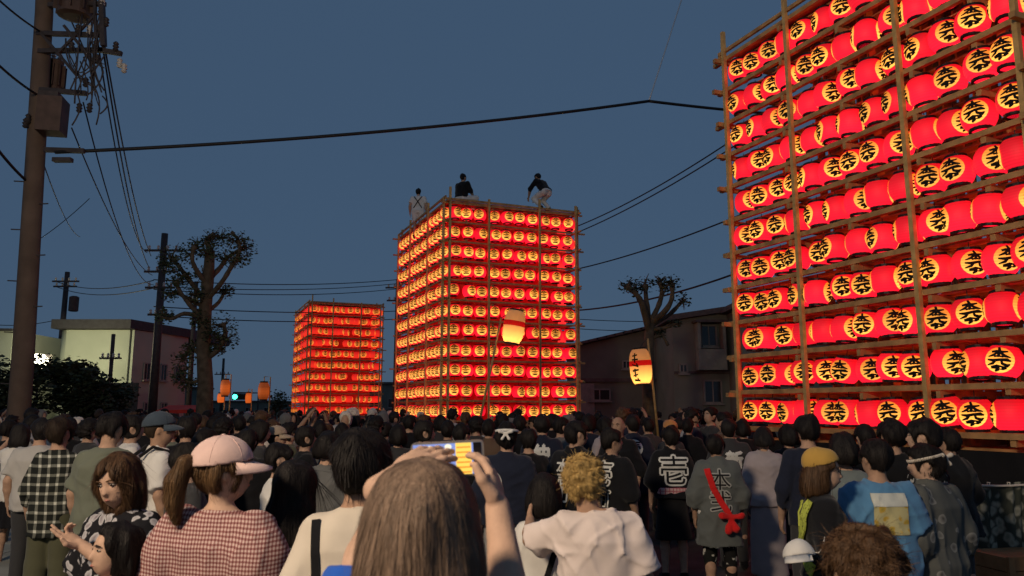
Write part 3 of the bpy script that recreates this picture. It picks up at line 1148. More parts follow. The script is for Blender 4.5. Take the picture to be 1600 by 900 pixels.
# gabled house behind the bare tree
gh = empty('gabled_house', (0, 0, 0), 0, 'brown house with sloping roof edge behind the bare tree', 'house')
Yg = 36.0
gx0, gx1 = at(895, 0, Yg).x, at(1036, 0, Yg).x
gz0, gz1 = at(0, 541, Yg).z, at(0, 506, Yg).z
q = MB()
q.add([(gx0, Yg, 0), (gx1, Yg, 0), (gx1, Yg, gz1), (gx0, Yg, gz0), (gx0, Yg + 7, 0), (gx1, Yg + 7, 0), (gx1, Yg + 7, gz1), (gx0, Yg + 7, gz0)],
      [(0, 1, 2, 3), (5, 4, 7, 6), (4, 0, 3, 7), (1, 5, 6, 2)])
q.build('wall', M_BROWNW, gh)
q = MB()
dz = (gz1 - gz0) / (gx1 - gx0)
for k in range(12):
    f0 = gx0 - .35 + (gx1 - gx0 + .35) * k / 12
    f1 = gx0 - .35 + (gx1 - gx0 + .35) * (k + 1.15) / 12
    q.add([(f0, Yg - .4, gz0 + (f0 - gx0) * dz + .06), (f1, Yg - .4, gz0 + (f1 - gx0) * dz + .03), (f1, Yg + 7.4, gz0 + (f1 - gx0) * dz + .03), (f0, Yg + 7.4, gz0 + (f0 - gx0) * dz + .06),
           (f0, Yg - .4, gz0 + (f0 - gx0) * dz + .16), (f1, Yg - .4, gz0 + (f1 - gx0) * dz + .16), (f1, Yg + 7.4, gz0 + (f1 - gx0) * dz + .16), (f0, Yg + 7.4, gz0 + (f0 - gx0) * dz + .16)],
          [(3, 2, 1, 0), (4, 5, 6, 7), (0, 1, 5, 4), (1, 2, 6, 5), (2, 3, 7, 6), (3, 0, 4, 7)])
q.build('roof', M_TILE, gh)
q = MB()
zb = at(0, 594, Yg).z
q.box(((gx0 + gx1) / 2, Yg - .06, zb), (gx1 - gx0, .12, .16))
q.build('floor_band', M_TILE, gh)
window_on(gh, (gx0, Yg), (gx1, Yg), .22, at(0, 617, Yg).z, .95, .5)
window_on(gh, (gx0, Yg), (gx1, Yg), .5, at(0, 570, Yg).z, .35, .35)
q = MB()
q.box((gx0 + .3, Yg - .05, zb * .5), (.9, .06, zb * .9))
q.build('door', M_FRAME, gh)

ap = empty('apartment_house', (0, 0, 0), 0, 'two-storey tan house with boxed bay window above the crowd', 'house')
Ya = 32.0
ax0, ax1 = at(1034, 0, Ya).x, at(1132, 0, Ya).x
az0, az1 = at(0, 502, Ya).z, at(0, 484, Ya).z
q = MB()
q.add([(ax0, Ya, 0), (ax1, Ya, 0), (ax1, Ya, az1), (ax0, Ya, az0), (ax0, Ya + 9, 0), (ax1, Ya + 9, 0), (ax1, Ya + 9, az1), (ax0, Ya + 9, az0)],
      [(0, 1, 2, 3), (5, 4, 7, 6), (4, 0, 3, 7), (1, 5, 6, 2)])
q.build('wall', M_TAN, ap)
q = MB()
q.bar((ax0 - .3, Ya + 4, az0 + .1), (ax1 + .3, Ya + 4, az1 + .12), 8.8, .22)
q.build('roof', M_TILE, ap)
bz0, bz1 = at(0, 579, Ya).z, at(0, 506, Ya).z
bx0, bx1 = at(1066, 0, Ya).x, at(1106, 0, Ya).x
q = MB()
q.box(((bx0 + bx1) / 2, Ya - .3, bz0 + .42), (bx1 - bx0, .6, .84))
q.build('balcony_box', mat('balcony_panel', (0.25, 0.27, 0.23), 0.8, 0.1), ap)
for x in (bx0 + .06, bx1 - .06):
    q = MB()
    q.box((x, Ya - .3, (bz0 + .85 + bz1) / 2), (.12, .6, bz1 - bz0 - .85))
    q.build('balcony_post', MATS['balcony_panel'], ap)
q = MB()
q.box(((bx0 + bx1) / 2, Ya - .35, bz1 + .05), (bx1 - bx0 + .2, .75, .1))
q.build('balcony_roof', M_TILE, ap)
window_on(ap, (ax0, Ya), (ax1, Ya), .53, at(0, 525, Ya).z, .62, .85)
window_on(ap, (ax0, Ya), (ax1, Ya), .56, at(0, 612, Ya).z, .7, .9)
window_on(ap, (ax0, Ya), (ax1, Ya), .14, at(0, 576, Ya).z, .3, .35)
q = MB()
q.box(((ax0 + ax1) / 2, Ya - .04, at(0, 582, Ya).z), (ax1 - ax0, .08, .1))
q.build('floor_band', M_TILE, ap)
q = MB()
q.tube([(ax1 - .15, Ya - .08, .1), (ax1 - .15, Ya - .08, az1 - .1)], .05, 8)
q.build('downpipe', M_FRAME, ap)

gr = empty('grey_house', (0, 0, 0), 0, 'dim grey house wall squeezed between tan house and cropped float', 'house')
Yh = 30.0
hx0, hx1 = at(1135, 0, Yh).x, at(1330, 0, Yh).x
hz = at(0, 482, Yh).z
q = MB()
q.add([(hx0, Yh, 0), (hx1, Yh, 0), (hx1, Yh, hz), (hx0, Yh, hz), (hx0, Yh + 8, 0), (hx1, Yh + 8, 0), (hx1, Yh + 8, hz), (hx0, Yh + 8, hz)],
      [(0, 1, 2, 3), (5, 4, 7, 6), (4, 0, 3, 7), (1, 5, 6, 2)])
q.build('wall', M_TAN, gr)
q = MB()
q.box(((hx0 + hx1) / 2, Yh + 4, hz + .1), (hx1 - hx0 + .7, 8.9, .2))
q.build('roof', M_TILE, gr)
for k in range(4):
    for zz in (at(0, 512, Yh).z, at(0, 577, Yh).z):
        window_on(gr, (hx0, Yh), (hx1, Yh), .10 + .24 * k, zz, .6, .55)

# ------------------------------------------------------------------ floodlight, street furniture far down the road
fl = at(62, 566, 37.2)
t = empty('floodlight', (fl.x, fl.y, 0), 0, 'glaring white floodlight low beside the concrete pole', 'lamp')
q = MB()
q.tube([(0, 0, 0), (0, 0, fl.z - .2)], .06, 8)
q.build('post', M_IRON, t)
q = MB()
q.box((0, .12, fl.z), (.9, .2, .75))
q.build('housing', M_IRON, t)
M_FLOOD = mat('flood_lens', (0.9, 0.9, 0.8), 0.3, 0, emit=(1.0, 0.93, 0.66), estr=14)
q = MB()
for i in range(4):
    for j in range(3):
        q.lathe([(.02, .02), (.12, .0), (.13, -.03)], 10, (0, 0, 0))
q = MB()
q.lathe([(.02, -.40), (.22, -.36), (.38, -.2), (.43, 0), (.38, .2), (.22, .36), (.02, .40)], 20, (0, -.1, fl.z))
q.build('globe', M_FLOOD, t, True)
ld = bpy.data.lights.new('floodlight_light', 'POINT')
ld.energy = 620
ld.color = (1.0, 0.86, 0.52)
ld.shadow_soft_size = .3
lo = link(bpy.data.objects.new('floodlight_light', ld), t)
lo.location = (0.3, .75, fl.z + .3)


def glow(nm, col, s):
    return mat(nm, tuple(c * .5 for c in col), 0.4, 0, emit=col, estr=s)


sg = at(374, 620, 62)
t = empty('traffic_light', (sg.x, sg.y, 0), 0, 'traffic light showing green beyond the crowd', 'traffic light')
q = MB()
q.tube([(1.5, 0, 0), (1.5, 0, sg.z + .3), (-.5, 0, sg.z + .32)], .07, 8)
q.build('post', M_IRON, t)
q = MB()
q.box((.1, 0, sg.z), (1.3, .2, .48))
q.build('signal_housing', M_IRON, t)
for k, (c_, s) in enumerate((((.05, 1.0, .62), 6.0), ((.06, .05, .01), 0), ((.06, .01, .01), 0))):
    q = MB()
    q.tube([(-.32 + k * .42, -.10, sg.z), (-.32 + k * .42, -.13, sg.z)], .19, 16)
    q.build('signal_lens', glow('signal_%d' % k, c_, s), t)

M_REDL = glow('tail_red', (1.0, .05, .04), 4.0)
M_WHITEL = glow('head_white', (1.0, .95, .8), 6.0)


def far_car(px, Y, col, label, front=False):
    p = at(px, 640, Y)
    t = empty('parked_car', (p.x, p.y, 0), 0, label, 'car', 'cars down the street')
    q = MB()
    prof_ = [(-2.0, .35), (-2.0, .85), (-1.85, .98), (-1.3, 1.5), (.5, 1.52), (1.2, 1.0), (2.0, .85), (2.05, .35)]
    vs = []
    for x in (-.85, .85):
        for (y, z) in prof_:
            k = .82 if z > 1.2 else 1.0
            vs.append((x * k, y, z))
    n = len(prof_)
    fs = [tuple(range(n)), tuple(range(2 * n - 1, n - 1, -1))] + [(i, (i + 1) % n + 0, (i + 1) % n + n, i + n) for i in range(n)]
    q.add(vs, [f[::-1] for f in fs])
    q.build('body', mat('car_paint_' + str(px), col, .3, 0, spec=.5), t)
    q = MB()
    q.add([(-.72, -1.72, 1.06), (.72, -1.72, 1.06), (.64, -1.36, 1.45), (-.64, -1.36, 1.45)], [(0, 1, 2, 3)])
    q.build('rear_window', M_GLASSD, t).location = (0, -.03, 0.01)
    for x in (-.68, .68):
        q = MB()
        q.box((x, -2.0, .82), (.28, .08, .2))
        q.build('headlight' if front else 'tail_light', M_WHITEL if front else M_REDL, t)
        for y in (-1.3, 1.3):
            q = MB()
            q.tube([(x * 1.1 - .1, y, .33), (x * 1.1 + .1, y, .33)], .33, 16)
            w_ = q.build('wheel', M_DARK, t)
            h = MB()
            h.tube([(x * 1.1 - .11, y, .33), (x * 1.1 + .11, y, .33)], .18, 10)
            h.build('rim', M_FRAME, w_)
    return t


far_car(398, 58, (.2, .2, .22), 'small car with red tail lights under the orange lanterns')
far_car(366, 66, (.4, .4, .4), 'pale car with red tail lights below the green signal')
M_REDT = mat('red_canvas', (.5, .03, .02), .7, .15, emit=None)
p = at(288, 641, 27)
t = empty('red_awning', (p.x, p.y, 0), 0, 'small red awning peeking over heads beside the tree trunk', 'awning')
q = MB()
zt_ = at(0, 633, 27).z
q.add([(-.75, -.5, zt_ - .18), (.75, -.5, zt_ - .14), (.75, .5, zt_), (-.75, .5, zt_), (-.75, -.5, zt_ - .30), (.75, -.5, zt_ - .26)], [(0, 1, 2, 3), (4, 5, 1, 0)])
q.build('canvas', M_REDT, t)
for x in (-.7, .7):
    for y in (-.45, .45):
        q = MB()
        q.bar((x, y, 0), (x, y, zt_ - .16), .04, .04)
        q.build('pole', M_FRAME, t)

# dim distant shop fronts and trees at the end of the street
for k, (px0, px1, ytop, Y, lb) in enumerate([(150, 330, 606, 95, 'dark low distant building left of the green signal'.replace('left of', 'beyond')),
                                           (330, 462, 628, 120, 'far dark roofline under the orange lanterns'),
                                           (590, 720, 600, 80, 'dark distant building behind the float gap')]):
    t = empty('distant_building', (0, 0, 0), 0, lb, 'building')
    xa, xb = at(px0, 0, Y).x, at(px1, 0, Y).x
    zz = at(0, ytop, Y).z
    q = MB()
    q.box(((xa + xb) / 2, Y + 4, zz / 2), (xb - xa, 8, zz))
    q.build('wall', M_BROWNW, t)
    q = MB()
    q.box(((xa + xb) / 2, Y + 4, zz + .1), (xb - xa + .6, 8.6, .2))
    q.build('roof', M_TILE, t)
    for j in range(5):
        window_on(t, (xa, Y), (xb, Y), .1 + .2 * j, zz * .55, 1.0, .9)

# ------------------------------------------------------------------ big white lanterns carried on poles
def paper_shell():
    m = bpy.data.materials.new('white_paper')
    m.use_nodes = True
    n, l = nodes_of(m)
    p = n['Principled BSDF']
    out = n['Material Output']
    p.inputs['Base Color'].default_value = (.80, .62, .50, 1)
    p.inputs['Roughness'].default_value = .8
    tr = n.new('ShaderNodeBsdfTranslucent')
    tr.inputs['Color'].default_value = (.95, .66, .36, 1)
    mx = n.new('ShaderNodeMixShader')
    mx.inputs[0].default_value = .6
    l.new(p.outputs[0], mx.inputs[1])
    l.new(tr.outputs[0], mx.inputs[2])
    l.new(mx.outputs[0], out.inputs['Surface'])
    m2 = m.copy()
    m2.name = 'red_paper_band'
    m2.node_tree.nodes['Principled BSDF'].inputs['Base Color'].default_value = (.5, .01, .02, 1)
    for k in m2.node_tree.nodes:
        if k.type == 'BSDF_TRANSLUCENT':
            k.inputs['Color'].default_value = (.62, .012, .02, 1)
    return m, m2


M_PAPER, M_BAND = paper_shell()


def pole_lantern(c, rad, H, tilt, foot, tip, label, plabel, writing, power):
    """c: middle of the lantern; foot and tip: ends of the wooden pole it hangs from."""
    t = empty('pole_lantern', c, 0, label, 'lantern')
    t.rotation_euler = (0, tilt, 0)

    def prf(a, b_, n=7):
        out = []
        for i in range(n + 1):
            z = a + (b_ - a) * i / n
            u = abs(z) / (H / 2)
            out.append((rad * (1 - .36 * u ** 3.2) * (1 + .012 * (i % 2)), z))
        return out
    def shell(a, b_, m, nm):
        q = MB()
        pr = prf(a, b_)
        n = 20
        vs = [(r * math.cos(2 * math.pi * k / n), r * math.sin(2 * math.pi * k / n), z) for r, z in pr for k in range(n)]
        fs = [(i * n + k, i * n + (k + 1) % n, (i + 1) * n + (k + 1) % n, (i + 1) * n + k) for i in range(len(pr) - 1) for k in range(n)]
        q.add(vs, fs)
        return q.build(nm, m, t, True)
    shell(-H / 2, H * .02, M_PAPER, 'lower_paper')
    shell(H * .02, H * .17, M_BAND, 'red_band')
    shell(H * .17, H / 2, M_PAPER, 'upper_paper')
    for s in (-1, 1):
        q = MB()
        q.lathe([(rad * .52, -.02), (rad * .66, -.02), (rad * .66, .03), (rad * .52, .03)], 16, (0, 0, s * (H / 2)))
        q.build('rim', M_DARK, t)
    # black brush writing down one side
    q = MB()
    for (sx, sz, dx, dz, w) in writing:
        pts = []
        for i in range(5):
            u = i / 4
            a = sx + dx * u
            z = sz + dz * u
            uu = abs(z) / (H / 2)
            r = rad * (1 - .36 * uu ** 3.2) + .012
            pts.append((r * math.sin(a), -r * math.cos(a), z, a))
        vs, fs = [], []
        for i, (x, y, z, a) in enumerate(pts):
            nz, na = (w, 0) if abs(dx) * rad > abs(dz) else (0, w / rad)
            r = math.hypot(x, y)
            vs += [(r * math.sin(a + na), -r * math.cos(a + na), z + nz), (r * math.sin(a - na), -r * math.cos(a - na), z - nz)]
        q.add(vs, [(2 * i, 2 * i + 1, 2 * i + 3, 2 * i + 2) for i in range(4)])
    q.build('brush_writing', M_INK, t)
    bl = bpy.data.lights.new('bulb', 'POINT')
    bl.energy = power
    bl.color = (1.0, .56, .17)
    bl.shadow_soft_size = .03
    bo = link(bpy.data.objects.new('bulb', bl), t)
    bo.location = (0, 0, -H * .33)
    pl = empty('lantern_pole', foot, 0, plabel, 'pole', 'poles holding white lanterns')
    q = MB()
    ft = Vector(foot)
    d_ = Vector(tip) - ft
    q.tube([(0, 0, 0), d_ * .5 + Vector((.01, 0, 0)), d_], [.032, .03, .024], 10)
    q.build('shaft', M_BAMBOO, pl, True)
    q = MB()
    top_l = Vector(c) + Vector((math.sin(tilt) * H / 2, 0, math.cos(tilt) * H / 2)) - ft
    q.tube([d_, d_ + (top_l - d_) * .5 + Vector((0, 0, .03)), top_l], .01, 5)
    q.build('hook', M_IRON, pl)
    return t


WR = [(-.9, .26, .5, .02, .018), (-.95, .17, .6, .0, .02), (-.65, .33, .0, -.24, .018), (-.95, .06, .45, -.05, .018), (-.5, .08, .1, -.1, .018),
      (-.95, -.10, .6, .02, .022), (-.7, -.05, .0, -.2, .02), (-.95, -.22, .5, .03, .02), (-.9, -.32, .6, -.02, .024), (-.55, -.27, .15, -.08, .018)]
WR2 = [(s + 1.75, z, d, e, w) for s, z, d, e, w in WR]
pole_lantern(at(803, 511, 19.5), .27, .85, R(9), at(748, 664, 19.5), at(783, 497, 19.6), 'white lantern with red band held up before the float',
             'thin pole leaning up toward the white lantern before the float', [(s + 2.3, z - .1, d, e, w) for s, z, d, e, w in WR], 9)
pole_lantern(at(1001, 573, 19.0), .27, .86, R(-4), at(1030, 700, 19.2), at(1012, 529, 19.2), 'white lantern with red band and black writing near bare tree',
             'pale wooden pole standing beside the white lantern near the bare tree', WR, 9)

# far orange lanterns over the road
M_ORL = lamp_mat('lit_orange_paper', (1.0, .17, .02), .55, rand=.3, fall=.45, ribs=4, soft=.25, base=(.4, .1, .03))
for (px, py, w, h, Y, lb) in [(352, 606, 18, 30, 40, 'dim orange lantern highest beside the tree trunk'), (345, 622, 13, 18, 44, 'small orange lantern low beside the tree trunk'),
                              (412, 611, 21, 32, 40, 'larger orange lantern to the far side of the green signal'), (388, 622, 11, 20, 48, 'small yellow-orange lantern next to the green signal')]:
    c_ = at(px, py, Y)
    mpp = Y / F
    r_, h_ = w * mpp / 2 * .82, h * mpp * .86
    t = empty('orange_lantern', c_, 0, lb, 'lantern', 'orange lanterns down the road')
    q = MB()
    q.lathe([(r_ * .55, -h_ / 2), (r_ * .84, -h_ * .40), (r_ * .98, -h_ * .2), (r_, 0), (r_ * .98, h_ * .2), (r_ * .84, h_ * .4), (r_ * .55, h_ / 2)], 14)
    q.build('paper', M_ORL, t, True)
    for s in (-1, 1):
        q = MB()
        q.lathe([(r_ * .72, -.03), (r_ * .72, .04)], 12, (0, 0, s * h_ / 2))
        q.build('rim', M_DARK, t)
    q = MB()
    q.tube([(r_ * 1.15, 0, -c_.z + .02), (r_ * 1.1, 0, h_ * .8), (0, 0, h_ * .8), (0, 0, h_ / 2)], .03, 6)
    q.build('carrying_pole', M_BAMBOO, t)
# ------------------------------------------------------------------ people: smooth solids sampled on a grid
class Field:
    def __init__(self, lo, hi, h):
        self.lo = np.array(lo, float)
        self.h = h
        n = np.ceil((np.array(hi, float) - self.lo) / h).astype(int) + 1
        self.d = np.full(n, 1.0, np.float32)

    def sub(self, a, b_):
        i0 = np.clip(np.floor((np.array(a) - self.lo) / self.h).astype(int), 0, np.array(self.d.shape))
        i1 = np.clip(np.ceil((np.array(b_) - self.lo) / self.h).astype(int) + 1, 0, np.array(self.d.shape))
        if np.any(i1 <= i0):
            return None, None
        ax = [(np.arange(i0[k], i1[k]) * self.h + self.lo[k]).astype(np.float32) for k in range(3)]
        P = np.meshgrid(*ax, indexing='ij')
        return tuple(slice(i0[k], i1[k]) for k in range(3)), P

    def mix(self, sl, v, k):
        d = self.d[sl]
        if k > 0:
            hh = np.clip(0.5 + 0.5 * (d - v) / k, 0, 1)
            self.d[sl] = d * (1 - hh) + v * hh - k * hh * (1 - hh)
        else:
            self.d[sl] = np.minimum(d, v)

    def cone(self, a, b_, r0, r1, k=0.02, cut=False, start=False):
        a, b_ = np.array(a, float), np.array(b_, float)
        m = max(r0, r1) + k + 2 * self.h + (0.01 if not cut else 0.0)
        sl, P = self.sub(np.minimum(a, b_) - m, np.maximum(a, b_) + m)
        if sl is None:
            return
        ba = b_ - a
        L2 = float(ba @ ba) + 1e-9
        q = [P[i] - a[i] for i in range(3)]
        t0 = (q[0] * ba[0] + q[1] * ba[1] + q[2] * ba[2]) / L2
        t = np.clip(t0, 0, 1)
        d = np.sqrt(sum((q[i] - t * ba[i]) ** 2 for i in range(3))) - (r0 + (r1 - r0) * t)
        if cut:
            d = np.maximum(d, (t0 - 1) * math.sqrt(L2))
        if start:
            d = np.maximum(d, -t0 * math.sqrt(L2))
        self.mix(sl, d, k)

    def ell(self, c, r, k=0.02, rot=None, op='add'):
        c, r = np.array(c, float), np.array(r, float)
        m = max(r) + k + 2 * self.h + 0.01
        sl, P = self.sub(c - m, c + m)
        if sl is None:
            return
        q = [P[i] - c[i] for i in range(3)]
        if rot is not None:
            Rm = np.array(rot).T
            q = [Rm[i][0] * q[0] + Rm[i][1] * q[1] + Rm[i][2] * q[2] for i in range(3)]
        k0 = np.sqrt(sum((q[i] / r[i]) ** 2 for i in range(3)))
        k1 = np.sqrt(sum((q[i] / r[i] ** 2) ** 2 for i in range(3))) + 1e-6
        d = k0 * (k0 - 1) / k1
        if op == 'add':
            self.mix(sl, d, k)
        else:
            e = self.d[sl]
            if k > 0:
                hh = np.clip(0.5 - 0.5 * (e + d) / k, 0, 1)
                self.d[sl] = e * (1 - hh) - d * hh + k * hh * (1 - hh)
            else:
                self.d[sl] = np.maximum(e, -d)

    def stack(self, rows, k=0.02, p=2.3, pleat=None, X=None, capk=0.0):
        """Solid through ellipses: rows of (z, cx, cy, rx, ry), z rising. X: 4x4 from world to the stack's own frame."""
        rows = sorted(rows)
        A = np.array(rows, float)
        mx = max(A[:, 3].max(), A[:, 4].max()) + 0.05
        if X is None:
            sl, P = self.sub((A[:, 1].min() - mx, A[:, 2].min() - mx, A[0, 0] - .03), (A[:, 1].max() + mx, A[:, 2].max() + mx, A[-1, 0] + .03))
        else:
            sl, P = self.sub(self.lo, self.lo + np.array(self.d.shape) * self.h)
        if sl is None:
            return
        x, y, z = P
        if X is not None:
            x, y, z = [X[i][0] * P[0] + X[i][1] * P[1] + X[i][2] * P[2] + X[i][3] for i in range(3)]
        zz = z.ravel()
        f = [np.interp(zz, A[:, 0], A[:, i]).reshape(z.shape).astype(np.float32) for i in range(1, 5)]
        u, v = (x - f[0]) / f[2], (y - f[1]) / f[3]
        q = (np.abs(u) ** p + np.abs(v) ** p) ** (1 / p)
        if pleat:
            n, amp = pleat
            th = np.arctan2(v, u)
            tz = np.clip((A[-1, 0] - z) / (A[-1, 0] - A[0, 0]), 0, 1)
            q = q + amp * tz * np.cos(th * n + 1.5 * np.sin(th * 3))
        d = (q - 1) * np.minimum(f[2], f[3])
        d = np.maximum(d, np.maximum(z - A[-1, 0], A[0, 0] - z))
        self.mix(sl, d, k)

    def plane(self, n, o):
        """Keep only what lies where (p - o).n < 0."""
        sl, P = self.sub(self.lo, self.lo + np.array(self.d.shape) * self.h)
        d = sum((P[i] - o[i]) * n[i] for i in range(3))
        self.d = np.maximum(self.d, d.astype(np.float32)[tuple(slice(0, s) for s in self.d.shape)])

    def noise(self, amp, freq, seed, n=7, stretch=(1, 1, 1)):
        rs = np.random.RandomState(seed)
        sl, P = self.sub(self.lo, self.lo + np.array(self.d.shape) * self.h)
        near = np.abs(self.d) < 0.06
        pts = np.stack([p[near] for p in P], 1)
        v = np.zeros(len(pts))
        w = np.zeros(len(pts))
        for i in range(n):
            k = rs.normal(size=3)
            k = k / np.linalg.norm(k) * freq * rs.uniform(.6, 1.6) * np.array(stretch)
            ph = rs.uniform(0, 6.28)
            v += np.sin(pts @ k + ph + 1.3 * w)
            w = np.sin(pts @ k * .5 + ph)
        self.d[near] += (amp * v / math.sqrt(n)).astype(np.float32)

    def crease(self, amp, freq, seed, n=5):
        """Sharp, patchy folds like pulled cloth."""
        rs = np.random.RandomState(seed)
        sl, P = self.sub(self.lo, self.lo + np.array(self.d.shape) * self.h)
        near = np.abs(self.d) < 0.06
        pts = np.stack([p[near] for p in P], 1)
        v = np.zeros(len(pts))
        for i in range(n):
            k = rs.normal(size=3) * np.array((1, .6, 1))
            k = k / np.linalg.norm(k)
            m_ = np.sin(pts @ (rs.normal(size=3) * 7) + rs.uniform(0, 6.28))
            ph = pts @ k * freq * rs.uniform(.8, 1.8) + rs.uniform(0, 6.28) + 1.4 * np.sin(pts @ (rs.normal(size=3) * 6))
            rdg = 1 - np.abs(np.sin(ph))
            v += np.clip(m_, 0, 1) * rdg ** 3
        self.d[near] -= (amp * v).astype(np.float32)

    def mesh(self):
        d, h, lo = self.d, self.h, self.lo
        s = d < 0
        c = np.zeros(tuple(n - 1 for n in d.shape), np.int8)
        for a in (0, 1):
            for b_ in (0, 1):
                for e in (0, 1):
                    c += s[a:d.shape[0] - 1 + a, b_:d.shape[1] - 1 + b_, e:d.shape[2] - 1 + e]
        mixed = (c > 0) & (c < 8)
        ci = np.argwhere(mixed)
        if len(ci) == 0:
            return np.zeros((0, 3)), np.zeros((0, 4), int)
        idx = np.full(mixed.shape, -1, np.int64)
        idx[mixed] = np.arange(len(ci))
        acc = np.zeros((len(ci), 3))
        cnt = np.zeros(len(ci))
        cor = [np.array((a, b_, e)) for a in (0, 1) for b_ in (0, 1) for e in (0, 1)]
        for i in range(8):
            for j in range(i + 1, 8):
                if np.abs(cor[i] - cor[j]).sum() != 1:
                    continue
                da = d[tuple((ci + cor[i]).T)]
                db = d[tuple((ci + cor[j]).T)]
                x = (da < 0) != (db < 0)
                t = np.where(x, da / np.where(x, da - db, 1), 0)
                acc[x] += (cor[i] + t[:, None] * (cor[j] - cor[i]))[x]
                cnt[x] += 1
        v = (ci + acc / cnt[:, None]) * h + lo
        faces = []
        for ax in range(3):
            sa = np.take(s, range(0, d.shape[ax] - 1), ax)
            sb = np.take(s, range(1, d.shape[ax]), ax)
            e = np.argwhere(sa != sb)
            o1, o2 = [k for k in range(3) if k != ax]
            ok = (e[:, o1] >= 1) & (e[:, o2] >= 1) & (e[:, o1] < d.shape[o1] - 1) & (e[:, o2] < d.shape[o2] - 1)
            e = e[ok]
            q = []
            for (i, j) in ((-1, -1), (0, -1), (0, 0), (-1, 0)):
                g = e.copy()
                g[:, o1] += i
                g[:, o2] += j
                q.append(idx[tuple(g.T)])
            q = np.stack(q, 1)
            inside = s[tuple(e.T)]
            flip = inside if ax == 1 else ~inside
            q[flip] = q[flip][:, ::-1]
            faces.append(q)
        return v, np.concatenate(faces)


def np_mesh(name, parts, m, smooth=True):
    vs, fs, b_ = [], [], 0
    for v, f in parts:
        vs.append(v)
        fs.append(f + b_)
        b_ += len(v)
    v = np.concatenate(vs)
    f = np.concatenate(fs)
    me = bpy.data.meshes.new(name)
    me.vertices.add(len(v))
    me.vertices.foreach_set('co', v.astype(np.float32).ravel())
    me.loops.add(len(f) * 4)
    me.loops.foreach_set('vertex_index', f.astype(np.int32).ravel())
    me.polygons.add(len(f))
    me.polygons.foreach_set('loop_start', np.arange(0, len(f) * 4, 4, dtype=np.int32))
    me.polygons.foreach_set('loop_total', np.full(len(f), 4, np.int32))
    me.polygons.foreach_set('use_smooth', np.ones(len(f), bool))
    me.update(calc_edges=True)
    me.validate()
    if m is not None:
        me.materials.append(m)
    return me


# ---- cloth, skin and hair materials
def skin(n, c):
    m = mat('skin_' + n, c, .62, .12, 26, .10, 140, spec=.2)
    return m


SK = [skin('a', (.50, .31, .215)), skin('b', (.56, .36, .26)), skin('c', (.43, .26, .175))]


def cloth(n, c, rough=.9, var=.07, bump=.12, sheen=0.15):
    return mat('cloth_' + n, c, rough, var, 7, bump, 260, spec=.1, sheen=sheen)


def hairm(n, c, rough=.58):
    return mat('hair_' + n, c, rough, .35, 60, .35, 160, spec=.22, stretch=(1, 1, .12))


H_BLACK = hairm('black', (.013, .010, .009))
H_DARK = hairm('dark_brown', (.030, .019, .012))
H_ASH = hairm('ash_brown', (.20, .135, .095), .5)
H_BLOND = hairm('blond', (.52, .34, .12), .55)
H_BROWN = hairm('brown', (.085, .045, .022), .5)
H_LBR = hairm('light_brown', (.14, .078, .036), .5)
H_AUB = hairm('orange_brown', (.20, .09, .035), .5)
W_WHITE = cloth('white', (.78, .75, .70))
W_CREAM = cloth('cream', (.68, .60, .50))
W_LGREY = cloth('light_grey', (.50, .48, .45))
W_PINKW = cloth('pinkish_white', (.80, .68, .63))
W_BLACK = cloth('black', (.012, .012, .014))
W_NAVY = cloth('navy', (.018, .022, .040))
W_CHAR = cloth('charcoal', (.05, .05, .052))
W_GREEN = cloth('grey_green', (.17, .185, .14))
W_GREY = cloth('grey', (.15, .15, .145))
W_BLUE = cloth('blue', (.10, .25, .44))
W_ROYAL = cloth('royal_blue', (.02, .10, .48))
W_PINK = cloth('pink', (.70, .46, .46))
W_LAV = cloth('lavender_grey', (.42, .36, .37))
W_RED = cloth('red', (.62, .02, .02))
W_YG = cloth('yellow_green', (.55, .60, .10))
W_MUST = cloth('mustard', (.50, .30, .07))
W_OLIVE = cloth('olive', (.10, .10, .06))
W_HGREY = cloth('happi_grey', (.12, .13, .125))
W_BROWN = cloth('brown', (.14, .09, .06))
W_ORANGE = cloth('orange', (.65, .28, .08))


